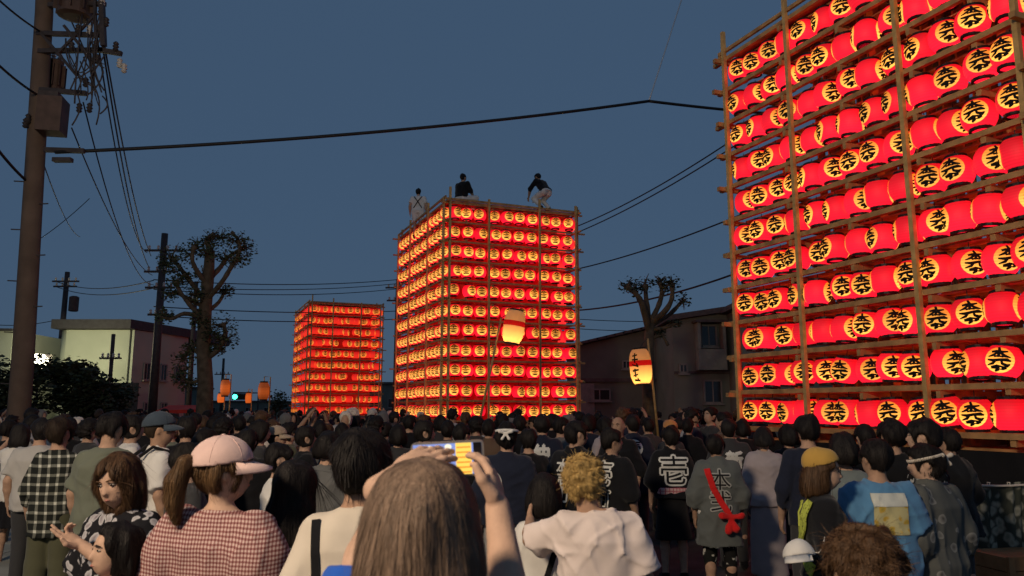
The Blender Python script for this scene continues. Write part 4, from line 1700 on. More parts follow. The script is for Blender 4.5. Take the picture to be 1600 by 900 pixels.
def check_mat(name, f, c0, c1, c2, duty=.5, thin=0.0, coord=('x', 'z')):
    m = bpy.data.materials.new(name)
    m.use_nodes = True
    n, l = nodes_of(m)
    p = n['Principled BSDF']
    p.inputs['Roughness'].default_value = .9
    p.inputs['Specular IOR Level'].default_value = .1
    tc = n.new('ShaderNodeTexCoord')
    sx = n.new('ShaderNodeSeparateXYZ')
    nz = n.new('ShaderNodeTexNoise')
    nz.inputs['Scale'].default_value = 5
    va = n.new('ShaderNodeVectorMath')
    va.operation = 'MULTIPLY_ADD'
    va.inputs[1].default_value = (.02, .02, .02)
    l.new(tc.outputs['Object'], nz.inputs['Vector'])
    l.new(nz.outputs['Color'], va.inputs[0])
    l.new(tc.outputs['Object'], va.inputs[2])
    l.new(va.outputs[0], sx.inputs[0])
    st = []
    for k, ax in enumerate(('X', 'Z')):
        src = sx.outputs[ax]
        if ax == 'X':
            ad = n.new('ShaderNodeMath')
            ad.operation = 'MULTIPLY_ADD'
            ad.inputs[1].default_value = .7
            l.new(sx.outputs['Y'], ad.inputs[0])
            l.new(src, ad.inputs[2])
            src = ad.outputs[0]
        mu = n.new('ShaderNodeMath')
        mu.operation = 'MULTIPLY'
        mu.inputs[1].default_value = f
        l.new(src, mu.inputs[0])
        fr = n.new('ShaderNodeMath')
        fr.operation = 'FRACT'
        l.new(mu.outputs[0], fr.inputs[0])
        lt = n.new('ShaderNodeMath')
        lt.operation = 'LESS_THAN'
        lt.inputs[1].default_value = duty
        l.new(fr.outputs[0], lt.inputs[0])
        st.append(lt.outputs[0])
    ad = n.new('ShaderNodeMath')
    ad.operation = 'ADD'
    l.new(st[0], ad.inputs[0])
    l.new(st[1], ad.inputs[1])
    hv = n.new('ShaderNodeMath')
    hv.operation = 'MULTIPLY'
    hv.inputs[1].default_value = .5
    l.new(ad.outputs[0], hv.inputs[0])
    rp = n.new('ShaderNodeValToRGB')
    rp.color_ramp.interpolation = 'CONSTANT'
    e = rp.color_ramp.elements
    e[0].color = (*c0, 1)
    e[1].position = .25
    e[1].color = (*c1, 1)
    q = e.new(.75)
    q.color = (*c2, 1)
    l.new(hv.outputs[0], rp.inputs[0])
    l.new(rp.outputs[0], p.inputs['Base Color'])
    MATS[name] = m
    return m


def blot_mat(name, base, spots, scale=14, thr=.38, second=None, soft=.05, stretch=None):
    """Printed cloth: blots on a ground colour."""
    m = bpy.data.materials.new(name)
    m.use_nodes = True
    n, l = nodes_of(m)
    p = n['Principled BSDF']
    p.inputs['Roughness'].default_value = .9
    p.inputs['Specular IOR Level'].default_value = .1
    tc = n.new('ShaderNodeTexCoord')
    nz = n.new('ShaderNodeTexNoise')
    nz.inputs['Scale'].default_value = scale * .7
    mx = n.new('ShaderNodeVectorMath')
    mx.operation = 'MULTIPLY_ADD'
    mx.inputs[1].default_value = (.09, .09, .09)
    l.new(tc.outputs['Object'], nz.inputs['Vector'])
    l.new(nz.outputs['Color'], mx.inputs[0])
    l.new(tc.outputs['Object'], mx.inputs[2])
    vo = n.new('ShaderNodeTexVoronoi')
    vo.inputs['Scale'].default_value = scale
    l.new(mx.outputs[0], vo.inputs['Vector'])
    rp = n.new('ShaderNodeValToRGB')
    e = rp.color_ramp.elements
    e[0].position = thr
    e[0].color = (*spots, 1)
    e[1].position = thr + soft
    e[1].color = (*base, 1)
    if second:
        q = e.new(thr * .45)
        q.color = (*spots, 1)
        e[0].position = 0
        e[0].color = (*second, 1)
    l.new(vo.outputs['Distance'], rp.inputs[0])
    l.new(rp.outputs[0], p.inputs['Base Color'])
    MATS[name] = m
    return m


W_GING = check_mat('gingham', 62, (.62, .47, .43), (.36, .18, .17), (.17, .06, .06))
W_PLAID = check_mat('plaid', 13, (.02, .022, .02), (.16, .165, .14), (.62, .62, .54), .30)
W_FLOR = blot_mat('floral_print', (.014, .014, .017), (.46, .45, .47), 17, .42, (.16, .13, .15))
W_PATT = blot_mat('pattern_leggings', (.015, .015, .015), (.55, .53, .48), 16, .30)
W_SWIRL = blot_mat('swirl_happi', (.10, .105, .10), (.25, .25, .24), 10, .30, (.05, .05, .05), .03)
W_CAMO = blot_mat('mottled_curtain', (.06, .066, .052), (.34, .33, .26), 9, .34, (.16, .17, .13), .2)
W_YGP = blot_mat('spotted_yellow_green', (.52, .58, .10), (.10, .11, .02), 40, .25)


def rotm(yaw=0, pitch=0, roll=0):
    return np.array((Matrix.Rotation(R(yaw), 3, 'Z') @ Matrix.Rotation(R(pitch), 3, 'X') @ Matrix.Rotation(R(roll), 3, 'Y')))


def hand_parts(wrist, elbow, side, curl, h, s=1.0, palm_up=None, spread=1.0, pose=None):
    """One hand with five fingers past the wrist. side: +1 right hand, -1 left hand."""
    w, e = np.array(wrist, float), np.array(elbow, float)
    f = w - e
    f /= np.linalg.norm(f)
    n = np.array(palm_up if palm_up is not None else (-side, 0.15, 0), float)       # way the palm faces
    n = n - f * (n @ f)
    n /= np.linalg.norm(n)
    x = np.cross(f, n) * side * 1.0                                                # toward the thumb
    F_ = Field(w - .22 * s, w + .22 * s, h)
    F_.cone(w - f * .05, w + f * .015, .030 * s, .026 * s, .01)
    pal = w + f * .052 * s
    rot = np.stack([x, n, f], 1)
    F_.ell(pal, np.array((.040, .015, .050)) * s, .012, rot)
    lens = [.070, .078, .073, .058]
    offs = [.028, .010, -.009, -.027]
    for i in range(4):
        o = offs[i] * s
        b0_ = w + f * (.092 - .006 * abs(i - 1.3)) * s + x * o
        c1 = curl if pose is None else pose[i]
        L_ = lens[i] * s
        p = b0_
        ang = 0.0
        rr = .0092 * s
        for j, fr in enumerate((.45, .32, .25)):
            ang += c1 * (.8, 1.0, .7)[j]
            dirv = f * math.cos(ang) + n * math.sin(ang) + x * (offs[i] * 3.0 * spread * math.cos(ang))
            dirv /= np.linalg.norm(dirv)
            q = p + dirv * L_ * fr
            F_.cone(p, q, rr, rr * .90, .006)
            p, rr = q, rr * .90
    tb = w + f * .028 * s + x * .030 * s
    c1 = curl if pose is None else pose[4]
    t1 = tb + (f * .65 + x * .75 + n * .25) / 1.03 * .040 * s
    t2 = t1 + (f * .8 + x * (.45 - .5 * c1) + n * .5 * (c1 + .2)) * .034 * s
    F_.cone(tb, t1, .015 * s, .0115 * s, .012)
    F_.cone(t1, t2, .0112 * s, .0090 * s, .006)
    return F_.mesh()


def strands(me, mt, n, length, width, seed, lift=.010, crown=(0, -.02, 1.70), steps=6, down=1.0, curl=0.0, inv=None):
    """Thin ribbons of hair that follow the hair's solid from the crown down."""
    rs = np.random.RandomState(seed)
    bv = BVHTree.FromPolygons([v.co for v in me.vertices], [p.vertices for p in me.polygons])
    nv = len(me.vertices)
    vs, fs = [], []
    cr = Vector(crown)
    for k in range(n):
        v = me.vertices[rs.randint(nv)]
        p = v.co.copy()
        nrm = v.normal.copy()
        out = p - cr
        tang = out - nrm * out.dot(nrm)
        dirv = (tang.normalized() * .6 if tang.length > 1e-4 else Vector((0, 0, 0))) + Vector((rs.normal() * .12, rs.normal() * .12, -down * .8 + rs.normal() * .1))
        dirv = dirv - nrm * dirv.dot(nrm)
        if dirv.length < 1e-4:
            continue
        dirv.normalize()
        st = length * rs.uniform(.5, 1.1) / steps
        w = width * rs.uniform(.5, 1.4)
        lf = lift * rs.uniform(.1, 1.3) * (4.0 if rs.rand() < .05 else 1.0)
        path = []
        cc = rs.uniform(-1, 1) * curl
        for i in range(steps + 1):
            t = i / steps
            path.append((p + nrm * (.001 + lf * t * t), nrm.copy(), dirv.copy()))
            p = p + dirv * st
            hit = bv.find_nearest(p)
            if hit[0] is None:
                break
            nn = hit[1]
            if (hit[0] - p).length > .03:
                p = p + Vector((0, 0, -st * .3))
            else:
                p = hit[0]
                nrm = nrm.lerp(nn, .6).normalized()
            dirv = dirv + Vector((0, 0, -.25 * down)) + nrm.cross(dirv) * cc
            dirv = (dirv - nrm * dirv.dot(nrm)).normalized()
        if len(path) < 3:
            continue
        b_ = len(vs)
        for i, (q, nn, dd) in enumerate(path):
            side = nn.cross(dd).normalized() * w * (1 - .75 * i / steps)
            vs += [q - side, q + side]
        for i in range(len(path) - 1):
            fs.append((b_ + 2 * i, b_ + 2 * i + 1, b_ + 2 * i + 3, b_ + 2 * i + 2))
    return vs, fs


PCOUNT = [0]


def person(px, Y, ytop, rz, label, group=None, sex='m', wide=1.0, top=None, bottom=None, hair=None, aL=None, aR=None, head=(0, 0, 0),
           face=False, h=.014, hh=.006, sk=0, strand=0, legs=True, loc=None, height=None, lean=None, curlL=.35, curlR=.35, handL=None, handR=None,
           poseL=None, poseR=None, parts_cb=None, hscale=1.0, shoes=True, seed=None, legpts=None, hoff=(0, 0, 0), hdirL=None, hdirR=None, topz=None, name='person', foot=W_BLACK):
    PCOUNT[0] += 1
    sd = seed if seed is not None else PCOUNT[0]
    rr = random.Random(sd)
    if loc is None:
        p = at(px, ytop, Y)
        height = p.z
        x0 = p.x
        loc = (x0, Y, 0)
    if topz is None:
        topz = 1.45 + (1.702 + (.75 * (hair or {}).get('thick', .02) + .006 if (hair or {}).get('type', 'short') != 'none' else 0) - 1.45) * hscale
    sc = height / topz
    root = empty(name, loc, R(rz), label, 'person', group)
    root.scale = (sc, sc, sc)
    SW = (.172 if sex == 'm' else .150) * wide          # half shoulder width
    top = dict(top or {})
    bottom = dict(bottom or {})
    hair = dict(hair or {})
    ty = top.get('type', 'tee')
    # ---------------- joints
    sh = {1: np.array((SW, -.008, 1.365)), -1: np.array((-SW, -.008, 1.365))}
    aR = aR or ((SW + .055, -.03, 1.10), (SW + .06, .06, .87))
    aL = aL or ((-SW - .055, -.03, 1.10), (-SW - .06, .06, .87))
    arm = {1: [np.array(q, float) for q in aR], -1: [np.array(q, float) for q in aL]}
    neck = np.array((0, .005, 1.45))
    Rh = rotm(*head)

    def HP(q):
        return neck + Rh @ ((np.array(q, float) - neck) * np.array((hscale, hscale, hscale)))
    fem = sex == 'f'
    tw = wide * (.93 if fem else 1.0)
    hipw = .165 * wide * (1.03 if fem else .97)
    torso = [(.84, 0, -.005, hipw * .95, .105), (.93, 0, -.01, hipw, .112), (1.05, 0, .0, .140 * tw, .098), (1.18, 0, .0, .150 * tw, .102),
             (1.30, 0, -.005, .165 * tw, .104), (1.37, 0, -.01, .150 * tw, .085), (1.415, 0, -.008, .105 * tw, .066), (1.45, 0, -.002, .06, .055)]
    LX = None
    if lean:
        hipz = .93
        LM = Matrix.Translation((0, 0, hipz)) @ Matrix.Rotation(R(-lean), 4, 'X') @ Matrix.Translation((0, 0, -hipz))
        LX = np.array(LM.inverted())
        LMn = np.array(LM)

        def lt(q):
            return (LMn @ np.append(np.array(q, float), 1))[:3]
        for k_ in (1, -1):
            sh[k_] = lt(sh[k_])
        nb = lt(neck) - neck
    else:
        nb = np.zeros(3)
    nb = nb + np.array(hoff, float)
    hipj = {1: np.array((.085 * wide, 0, .90)), -1: np.array((-.085 * wide, 0, .90))}
    knee = {1: np.array((.10, .012, .49)), -1: np.array((-.10, .012, .49))}
    ank = {1: np.array((.105, -.02, .09)), -1: np.array((-.105, -.02, .09))}
    if legpts:
        for k_ in (1, -1):
            knee[k_], ank[k_] = np.array(legpts[k_][0], float), np.array(legpts[k_][1], float)
    # ---------------- skin
    allp = [sh[1], sh[-1], arm[1][0], arm[1][1], arm[-1][0], arm[-1][1], knee[1], knee[-1], ank[1], ank[-1], HP((0, .1, 1.75)) + nb, HP((.12, 0, 1.6)) + nb, HP((-.12, -.1, 1.6)) + nb]
    zlo = -.01 if legs else .78
    lo = np.minimum(np.min(allp, 0) - .16, (-.26, -.2, zlo))
    hi = np.maximum(np.max(allp, 0) + .16, (.26, .2, 1.5))
    lo[2] = max(lo[2], zlo)
    f = Field(lo, hi, h)
    f.ell(HP((0, .012, 1.595)) + nb, np.array((.073, .092, .102)) * hscale, .01, Rh)
    f.ell(HP((0, .048, 1.535)) + nb, np.array((.053, .052, .062)) * hscale, .035, Rh)
    f.cone(HP((0, .098, 1.590)) + nb, HP((0, .114, 1.562)) + nb, .009, .014, .014)
    for k_ in (1, -1):
        f.ell(HP((k_ * .075, -.002, 1.580)) + nb, (.011, .020, .032), .008, Rh @ rotm(k_ * 20))
        f.ell(HP((k_ * .033, .100, 1.598)) + nb, (.020, .016, .013), .012, Rh, 'sub')
    f.ell(HP((0, .094, 1.528)) + nb, (.026, .014, .012), .012, Rh)
    f.cone(np.array((0, -.012, 1.36)) + nb * .9, HP((0, .0, 1.54)) + nb, .058 if not fem else .050, .052 if not fem else .045, .03)
    f.stack([(z, cx, cy, rx * .92, ry * .92) for z, cx, cy, rx, ry in torso], .02, X=LX)
    for k_ in (1, -1):
        e, w = arm[k_]
        f.cone(sh[k_] + np.array((-k_ * .02, 0, -.01)), e, .036 * wide if ty != 'none' else .047 * wide, .036 * wide, .03)
        f.cone(e, e + (w - e) * .35, .039 * wide, .041 * wide, .015)
        f.cone(e + (w - e) * .35, w, .041 * wide, .027, .012)
        if legs:
            f.cone(hipj[k_], knee[k_], .080 * wide, .052, .03)
            f.cone(knee[k_], knee[k_] + (ank[k_] - knee[k_]) * .3 + np.array((0, -.012, 0)), .050, .053, .02)
            f.cone(knee[k_] + (ank[k_] - knee[k_]) * .3 + np.array((0, -.012, 0)), ank[k_], .053, .034, .02)
            f.cone(ank[k_], ank[k_] + np.array((.01 * k_, .13, -.05)), .036, .028, .02)
    pr = [f.mesh()]
    for k_, cu, pu, po, hd in ((1, curlR, handR, poseR, hdirR), (-1, curlL, handL, poseL, hdirL)):
        e, w = arm[k_]
        if hd is not None:
            e = w - np.array(hd, float)
        pr.append(hand_parts(w, e, k_, cu, hh, 1.0, pu, pose=po))
    body = mesh_obj('body', np_mesh('body', pr, SK[sk]), None, root)
    # ---------------- top
    shirt = None
    fold = top.get('fold', .0045)
    if ty != 'none':
        ease = top.get('ease', .020)
        hem = top.get('hem', .82)
        sl = top.get('sleeve', .62)
        flare = top.get('flare', 0.0)
        th_ = max(h * .8, .009)
        g = Field(lo, hi, th_ if h < .012 else h)
        rows = []
        for z, cx, cy, rx, ry in torso:
            if z < hem:
                continue
            e_ = ease * (1.0 if z < 1.33 else .55)
            boxy = max(rx, (SW - .012) * (.96 if z < 1.3 else 0))
            rows.append((z, cx, cy, boxy + e_ + flare * max(0, 1.2 - z), ry + e_ + flare * .6 * max(0, 1.2 - z)))
        r0 = rows[0]
        rows.insert(0, (hem, 0, r0[2], r0[3] + flare * max(0, r0[0] - hem) + .004, r0[4] + flare * .6 * max(0, r0[0] - hem) + .002))
        if top.get('collar'):
            rows.append((1.475, 0, 0, .072, .066))
        else:
            rows[-1] = (1.44, 0, -.004, .072, .066)
        g.stack(rows, .0, 2.4, X=LX)
        for k_ in (1, -1):
            e, w = arm[k_]
            sr = top.get('srad', .064) * wide
            sl = top.get('sleeveL' if k_ < 0 else 'sleeveR', top.get('sleeve', .62))
            s0 = sh[k_] + np.array((-k_ * .02, 0, 0))
            if sl <= 1.0:
                en = s0 + (e - s0) * sl
                g.cone(s0, en, sr * .86, sr * top.get('sflare', 1.12), .05, cut=True)
            else:
                g.cone(s0, e, sr * .88, sr * top.get('sflare', .95), .05)
                en = e + (w - e) * (sl - 1.0)
                g.cone(e, en, sr * top.get('sflare', .95), sr * top.get('cuff', .70), .012, cut=True)
            if top.get('puff'):
                g.ell(s0 + (e - s0) * .42, np.array((.088, .088, .10)) * wide, .03)
                en2 = s0 + (e - s0) * .85
                g.cone(s0 + (e - s0) * .5, en2, .085 * wide, .075 * wide, .02, cut=True)
        g.ell(np.array((0, .02, 1.475)) + nb, (.066, .075, .055), .008, None, 'sub')
        if fold:
            g.noise(fold, 20, sd * 3 + 1, 7, (1, 1, .55))
            g.crease(fold * 1.5, 19, sd * 3 + 5, 6)
            g.noise(fold * .5, 48, sd * 3 + 2, 6, (1, .8, .6))
        shirt = mesh_obj(top.get('name', 't_shirt'), np_mesh('top', [g.mesh()], top.get('mat', W_GREY)), None, root)
    # ---------------- bottom
    bt = bottom.get('type', 'pants')
    if bt != 'none' and legs:
        g = Field(lo, hi, max(h, .012))
        bh = bottom.get('hem', .07)
        if bt in ('pants', 'shorts'):
            g.stack([(.84, 0, -.005, hipw * .95 + .012, .118), (.93, 0, -.01, hipw + .010, .122), (1.04, 0, 0, .142 * tw + .012, .108)], .02, X=LX)
            for k_ in (1, -1):
                er = bottom.get('ease', .018)
                g.cone(hipj[k_] + np.array((0, 0, -.03)), knee[k_], .088 * wide + er * .5, .056 + er, .03)
                if bh < .45:
                    g.cone(knee[k_], ank[k_], .056 + er, .040 + er * 1.1, .02, cut=True)
            if bh > .09 and not legpts:
                g.plane((0, 0, -1), (0, 0, bh))
        else:
            g.stack([(bh, 0, 0, hipw + bottom.get('flare', .06), .13 + bottom.get('flare', .06) * .8), (.80, 0, -.005, hipw + .02, .128), (.93, 0, -.01, hipw + .010, .120), (1.05, 0, 0, .142 * tw + .006, .105)],
                    .0, 2.1, pleat=bottom.get('pleat'))
        g.noise(.005, 18, sd * 5 + 3, 6, (1, 1, .6))
        mesh_obj(bottom.get('name', {'pants': 'trousers', 'shorts': 'shorts', 'skirt': 'skirt'}[bt]), np_mesh('bottom', [g.mesh()], bottom.get('mat', W_CHAR)), None, root)
    if legs and shoes:
        for k_ in (1, -1):
            g = Field(ank[k_] - np.array((.09, .12, .11)), ank[k_] + np.array((.09, .24, .08)), .012)
            a_ = ank[k_]
            g.cone(a_ + np.array((0, -.01, -.03)), a_ + np.array((.012 * k_, .15, -.05)), .048, .040, .02)
            g.ell(a_ + np.array((0, 0, -.02)), (.045, .055, .05), .02)
            g.plane((0, 0, -1), (0, 0, a_[2] - .088))
            mesh_obj('shoe', np_mesh('shoe', [g.mesh()], foot), None, root)
    # ---------------- hair
    ht = hair.get('type', 'short')
    hm = hair.get('mat', H_BLACK)
    hob = None
    if ht != 'none':
        hz = HP((0, 0, 1.60)) + nb
        hres = min(h, .010) if Y < 7 else .013
        if Y < 3.9:
            hres = .007
        g = Field(hz - np.array((.20, .24, .22 + (hair.get('len', .0)))), hz + np.array((.20, .20, .19)), hres)
        th2 = hair.get('thick', .020)
        g.ell(HP((0, -.004, 1.602)) + nb, np.array((.078 + th2 * .9, .097 + th2, .100 + th2 * .75)) * hscale, .01, Rh)
        if ht in ('bob', 'long'):
            ln = hair.get('len', .12)
            wd = hair.get('w', .098)
            c0 = HP((0, -.020, 1.59)) + nb
            for i in range(4):
                t_ = (i + 1) / 4
                g.ell(c0 + np.array((0, -.012 * (i > 0) + hair.get('back', -.015) * t_, -ln * t_)), (wd * (1 - hair.get('taper', .06) * t_), .094 * (1 - .22 * t_), .085), .04)
            g.plane((0, 0, -1), (0, 0, (c0[2] - ln - .03)))
        # face opening
        fc = hair.get('face', .0)
        g.ell(HP((0, .125 + fc, 1.555)) + nb, np.array((.079, .098, .115)) * hscale, .015, Rh, 'sub')
        if ht in ('short', 'curly', 'pony'):
            dn = Rh @ np.array((0, -.30, -1.0))
            dn = dn / np.linalg.norm(dn)
            g.plane(dn, HP((0, -.06, hair.get('nape', 1.505))) + nb)
            for k_ in (1, -1):
                g.ell(HP((k_ * .095, .015, 1.545)) + nb, (.045, .055, .060), .012, Rh, 'sub')
        if ht == 'pony':
            a0 = HP((0, -.105, 1.63)) + nb
            sgn = hair.get('side', 0.0)
            pts = [a0, a0 + np.array((sgn * .02, -.045, .0)), a0 + np.array((sgn * .05, -.07, -.07)), a0 + np.array((sgn * .06, -.06, -.15)), a0 + np.array((sgn * .05, -.045, -.23))]
            rad = [.018, .026, .036, .030, .010]
            for i in range(4):
                g.cone(pts[i], pts[i + 1], rad[i], rad[i + 1], .015)
        if ht == 'curly':
            g.noise(.008, 70, sd * 7, 9)
            g.noise(.007, 125, sd * 7 + 2, 9)
        else:
            g.noise(hair.get('rough', .0075), 50, sd * 7, 7, (1, 1, .45))
            g.noise(.0025, 110, sd * 7 + 2, 7, (1, 1, .2))
        me = np_mesh('hair', [g.mesh()], hm)
        if strand:
            L_ = hair.get('slen', .05 if ht in ('short', 'curly') else .16)
            tp = HP((0, -.03, 1.71)) + nb
            v_, f_ = strands(me, hm, strand, L_, hair.get('swid', .0022), sd, hair.get('lift', .010 if ht != 'bob' else .004), tuple(tp), curl=hair.get('curl', .0), down=hair.get('down', 1.0))
            ov = [tuple(v.co) for v in me.vertices] + [tuple(v) for v in v_]
            nb_ = len(me.vertices)
            of = [tuple(p.vertices) for p in me.polygons] + [tuple(i + nb_ for i in q) for q in f_]
            me2 = bpy.data.meshes.new('hair')
            me2.from_pydata(ov, [], of)
            me2.materials.append(hm)
            me2.polygons.foreach_set('use_smooth', [True] * len(me2.polygons))
            bpy.data.meshes.remove(me)
            me = me2
        hob = mesh_obj('hair', me, None, root)
        hob['kind'] = 'stuff'
    # ---------------- face
    if face:
        ew = mat('eye_white', (.42, .38, .34), .3, 0)
        ei = mat('eye_iris', (.012, .008, .006), .15, 0)
        lp = mat('lip', (.42, .17, .14), .5, .1)
        for k_ in (1, -1):
            q = MB()
            c0 = HP((k_ * .033, .0885, 1.597)) + nb
            q.lathe([(.001, -.008), (.008, -.006), (.0125, 0), (.008, .006), (.001, .008)], 10)
            M_ = np.array(Rh @ rotm(-k_ * 14)) @ np.diag((1.15, .75, .62))
            q.v = [tuple(M_ @ np.array(v) + c0) for v in q.v]
            eo = q.build('eye', ew, root, True)
            q = MB()
            q.lathe([(.0005, -.006), (.0055, -.003), (.0062, 0), (.0055, .003), (.0005, .006)], 10)
            q.v = [tuple(Rh @ np.array(v) + HP((k_ * .033, .0945, 1.597)) + nb) for v in q.v]
            q.build('iris', ei, eo, True)
            q = MB()
            q.tube([HP((k_ * .016, .104, 1.617)) + nb, HP((k_ * .034, .103, 1.622)) + nb, HP((k_ * .052, .088, 1.616)) + nb], [.003, .004, .002], 6)
            q.build('eyebrow', hm if ht != 'none' else H_BLACK, root, True)
        q = MB()
        q.tube([HP((-.022, .098, 1.526)) + nb, HP((0, .1085, 1.528)) + nb, HP((.022, .098, 1.526)) + nb], [.002, .0055, .002], 6)
        q.build('mouth', lp, root, True)
    info = dict(root=root, body=body, shirt=shirt, hair=hob, HP=lambda q: HP(q) + nb, arm=arm, sh=sh, Rh=Rh, sc=sc, SW=SW)
    return info


# ---------------- prints and accessories
def text_flat(txt, size, bold):
    cu = bpy.data.curves.new('txt', 'FONT')
    cu.body = txt
    cu.size = size
    cu.offset = bold
    cu.align_x = 'CENTER'
    cu.align_y = 'CENTER'
    cu.space_line = .82
    cu.resolution_u = 4
    o = bpy.data.objects.new('txt', cu)
    C.objects.link(o)
    bpy.context.view_layer.update()
    dg = bpy.context.evaluated_depsgraph_get()
    me = bpy.data.meshes.new_from_object(o.evaluated_get(dg))
    bpy.data.objects.remove(o)
    return me


def print_on(info, me, mt, cx, cz, name, off=.006, front=False, max_edge=.02, xscale=1.0, target=None):
    """Lay a flat mesh (x, y) on the back (or front) of the shirt."""
    tgt = target or info['shirt']
    bv = BVHTree.FromPolygons([v.co for v in tgt.data.vertices], [p.vertices for p in tgt.data.polygons])
    bm = bmesh.new()
    bm.from_mesh(me)
    bmesh.ops.triangulate(bm, faces=bm.faces)
    for _ in range(4):
        ed = [e for e in bm.edges if e.calc_length() > max_edge]
        if not ed:
            break
        bmesh.ops.subdivide_edges(bm, edges=ed, cuts=1)
        bmesh.ops.triangulate(bm, faces=bm.faces)
    s = 1 if front else -1
    dead = []
    for v in bm.verts:
        x, z = cx + v.co.x * xscale * (-1 if front else 1), cz + v.co.y
        hit = bv.ray_cast(Vector((x, s * 1.0, z)), Vector((0, -s, 0)))
        if hit[0] is None:
            dead.append(v)
        else:
            v.co = (x, hit[0].y + s * (off + v.co.z), z)
    bmesh.ops.delete(bm, geom=dead, context='VERTS')
    out = bpy.data.meshes.new(name)
    bm.to_mesh(out)
    bm.free()
    out.materials.append(mt)
    return mesh_obj(name, out, None, info['root'])


M_PRINTW = mat('white_print', (.72, .71, .66), .9, .06, 20)
M_PRINTB = mat('black_print', (.012, .012, .014), .9, 0)
M_PRINTR = mat('red_print', (.45, .09, .10), .9, .05)


def kanji(info, txt, size, cx, cz, hollow=True, bold=.012, m=None, off=.012):
    r_ = bold * size / .2
    me = text_flat(txt, size, 0.0)
    bm = bmesh.new()
    for k in range(8 if hollow else 4):                 # heavy brush: the character thickened all round
        a = 2 * math.pi * k / (8 if hollow else 4)
        n0 = len(bm.verts)
        bm.from_mesh(me)
        bm.verts.ensure_lookup_table()
        for v in bm.verts[n0:]:
            v.co += Vector((r_ * math.cos(a), r_ * math.sin(a), .0005 * k))
    big = bpy.data.meshes.new('lettering')
    bm.to_mesh(big)
    bm.free()
    print_on(info, big, m or M_PRINTW, cx, cz, 'crest_lettering', off)
    if hollow:
        print_on(info, text_flat(txt, size, 0.0), M_PRINTB, cx, cz, 'crest_fill', off + .006)


def belt(info, z0, z1, rx, ry, m, name, cy=-.005, fold=.002):
    g = Field((-.3, -.25, z0 - .05), (.3, .25, z1 + .05), .012)
    g.stack([(z0, 0, cy, rx, ry), (z1, 0, cy, rx, ry)], 0, 2.3)
    g.noise(fold, 40, 5, 6, (.4, .4, 1.4))
    return mesh_obj(name, np_mesh(name, [g.mesh()], m), None, info['root'])


def ribbon(info, pts, w, th, m, name, parent=None):
    """Band laid through points in the person's own frame; each point (x, y, z, nx, ny, nz)."""
    q = MB()
    vs, fs = [], []
    for i, p in enumerate(pts):
        c = Vector(p[:3])
        n = Vector(p[3:6]).normalized()
        d = (Vector(pts[min(i + 1, len(pts) - 1)][:3]) - Vector(pts[max(i - 1, 0)][:3])).normalized()
        s = d.cross(n).normalized() * w / 2
        vs += [c - s, c + s, c + s + n * th, c - s + n * th]
    k = len(pts)
    for i in range(k - 1):
        a, b_ = 4 * i, 4 * i + 4
        for j in range(4):
            fs.append((a + j, a + (j + 1) % 4, b_ + (j + 1) % 4, b_ + j))
    fs += [(3, 2, 1, 0), tuple(4 * (k - 1) + j for j in range(4))]
    q.add(vs, fs)
    return q.build(name, m, parent or info['root'])


def back_band(info, xz, w, m, name, off=.004, th=.006, front=False, target=None):
    """Strap that follows the shirt through (x, z) points seen from behind."""
    tgt = target or info['shirt']
    bv = BVHTree.FromPolygons([v.co for v in tgt.data.vertices], [p.vertices for p in tgt.data.polygons])
    pts = []
    s = 1 if front else -1
    n = 14
    for i in range(n + 1):
        t = i / n * (len(xz) - 1)
        k = min(int(t), len(xz) - 2)
        u = t - k
        x = xz[k][0] + (xz[k + 1][0] - xz[k][0]) * u
        z = xz[k][1] + (xz[k + 1][1] - xz[k][1]) * u
        hit = bv.ray_cast(Vector((x, s * 1.0, z)), Vector((0, -s, 0)))
        if hit[0] is not None:
            nn = hit[1] if hit[1].y * s > 0 else -hit[1]
            nn = (nn + Vector((0, s, 0))).normalized()
            pts.append((*(hit[0] + nn * off), *nn))
    if len(pts) > 2:
        return ribbon(info, pts, w, th, m, name)


def headband(info, m, knot=True, z=1.635, name='headband', r=(.097, .117), tilt=-8):
    q = MB()
    n = 28
    vs, fs = [], []
    RR = info['Rh'] @ rotm(0, tilt)
    c0 = np.array((0, 0, z))
    for k in range(n):
        a = 2 * math.pi * k / n
        for (dr, dz) in ((0, -.010), (.005, -.009), (.005, .009), (0, .010)):
            v = np.array(((r[0] + dr) * math.cos(a), (r[1] + dr) * math.sin(a) - .003, dz))
            v = rotm(0, tilt) @ v
            vs.append(tuple(info['HP'](c0 + v)))
    for k in range(n):
        a, b_ = 4 * k, 4 * ((k + 1) % n)
        for j in range(4):
            fs.append((a + j, b_ + j, b_ + (j + 1) % 4, a + (j + 1) % 4))
    q.add(vs, fs)
    o = q.build(name, m, info['root'], True)
    if knot:
        k0 = np.array(info['HP']((0, -.128, z - .012)))
        g = Field(k0 - .1, k0 + .1, .008)
        g.ell(k0, (.018, .016, .016), .01)
        for s in (-1, 1):
            g.cone(k0, k0 + np.array((s * .050, -.012, .018)), .008, .018, .008)
            g.cone(k0, k0 + np.array((s * .03, -.015, -.045)), .008, .014, .008)
        mesh_obj('knot', np_mesh('knot', [g.mesh()], m), None, o)
    return o


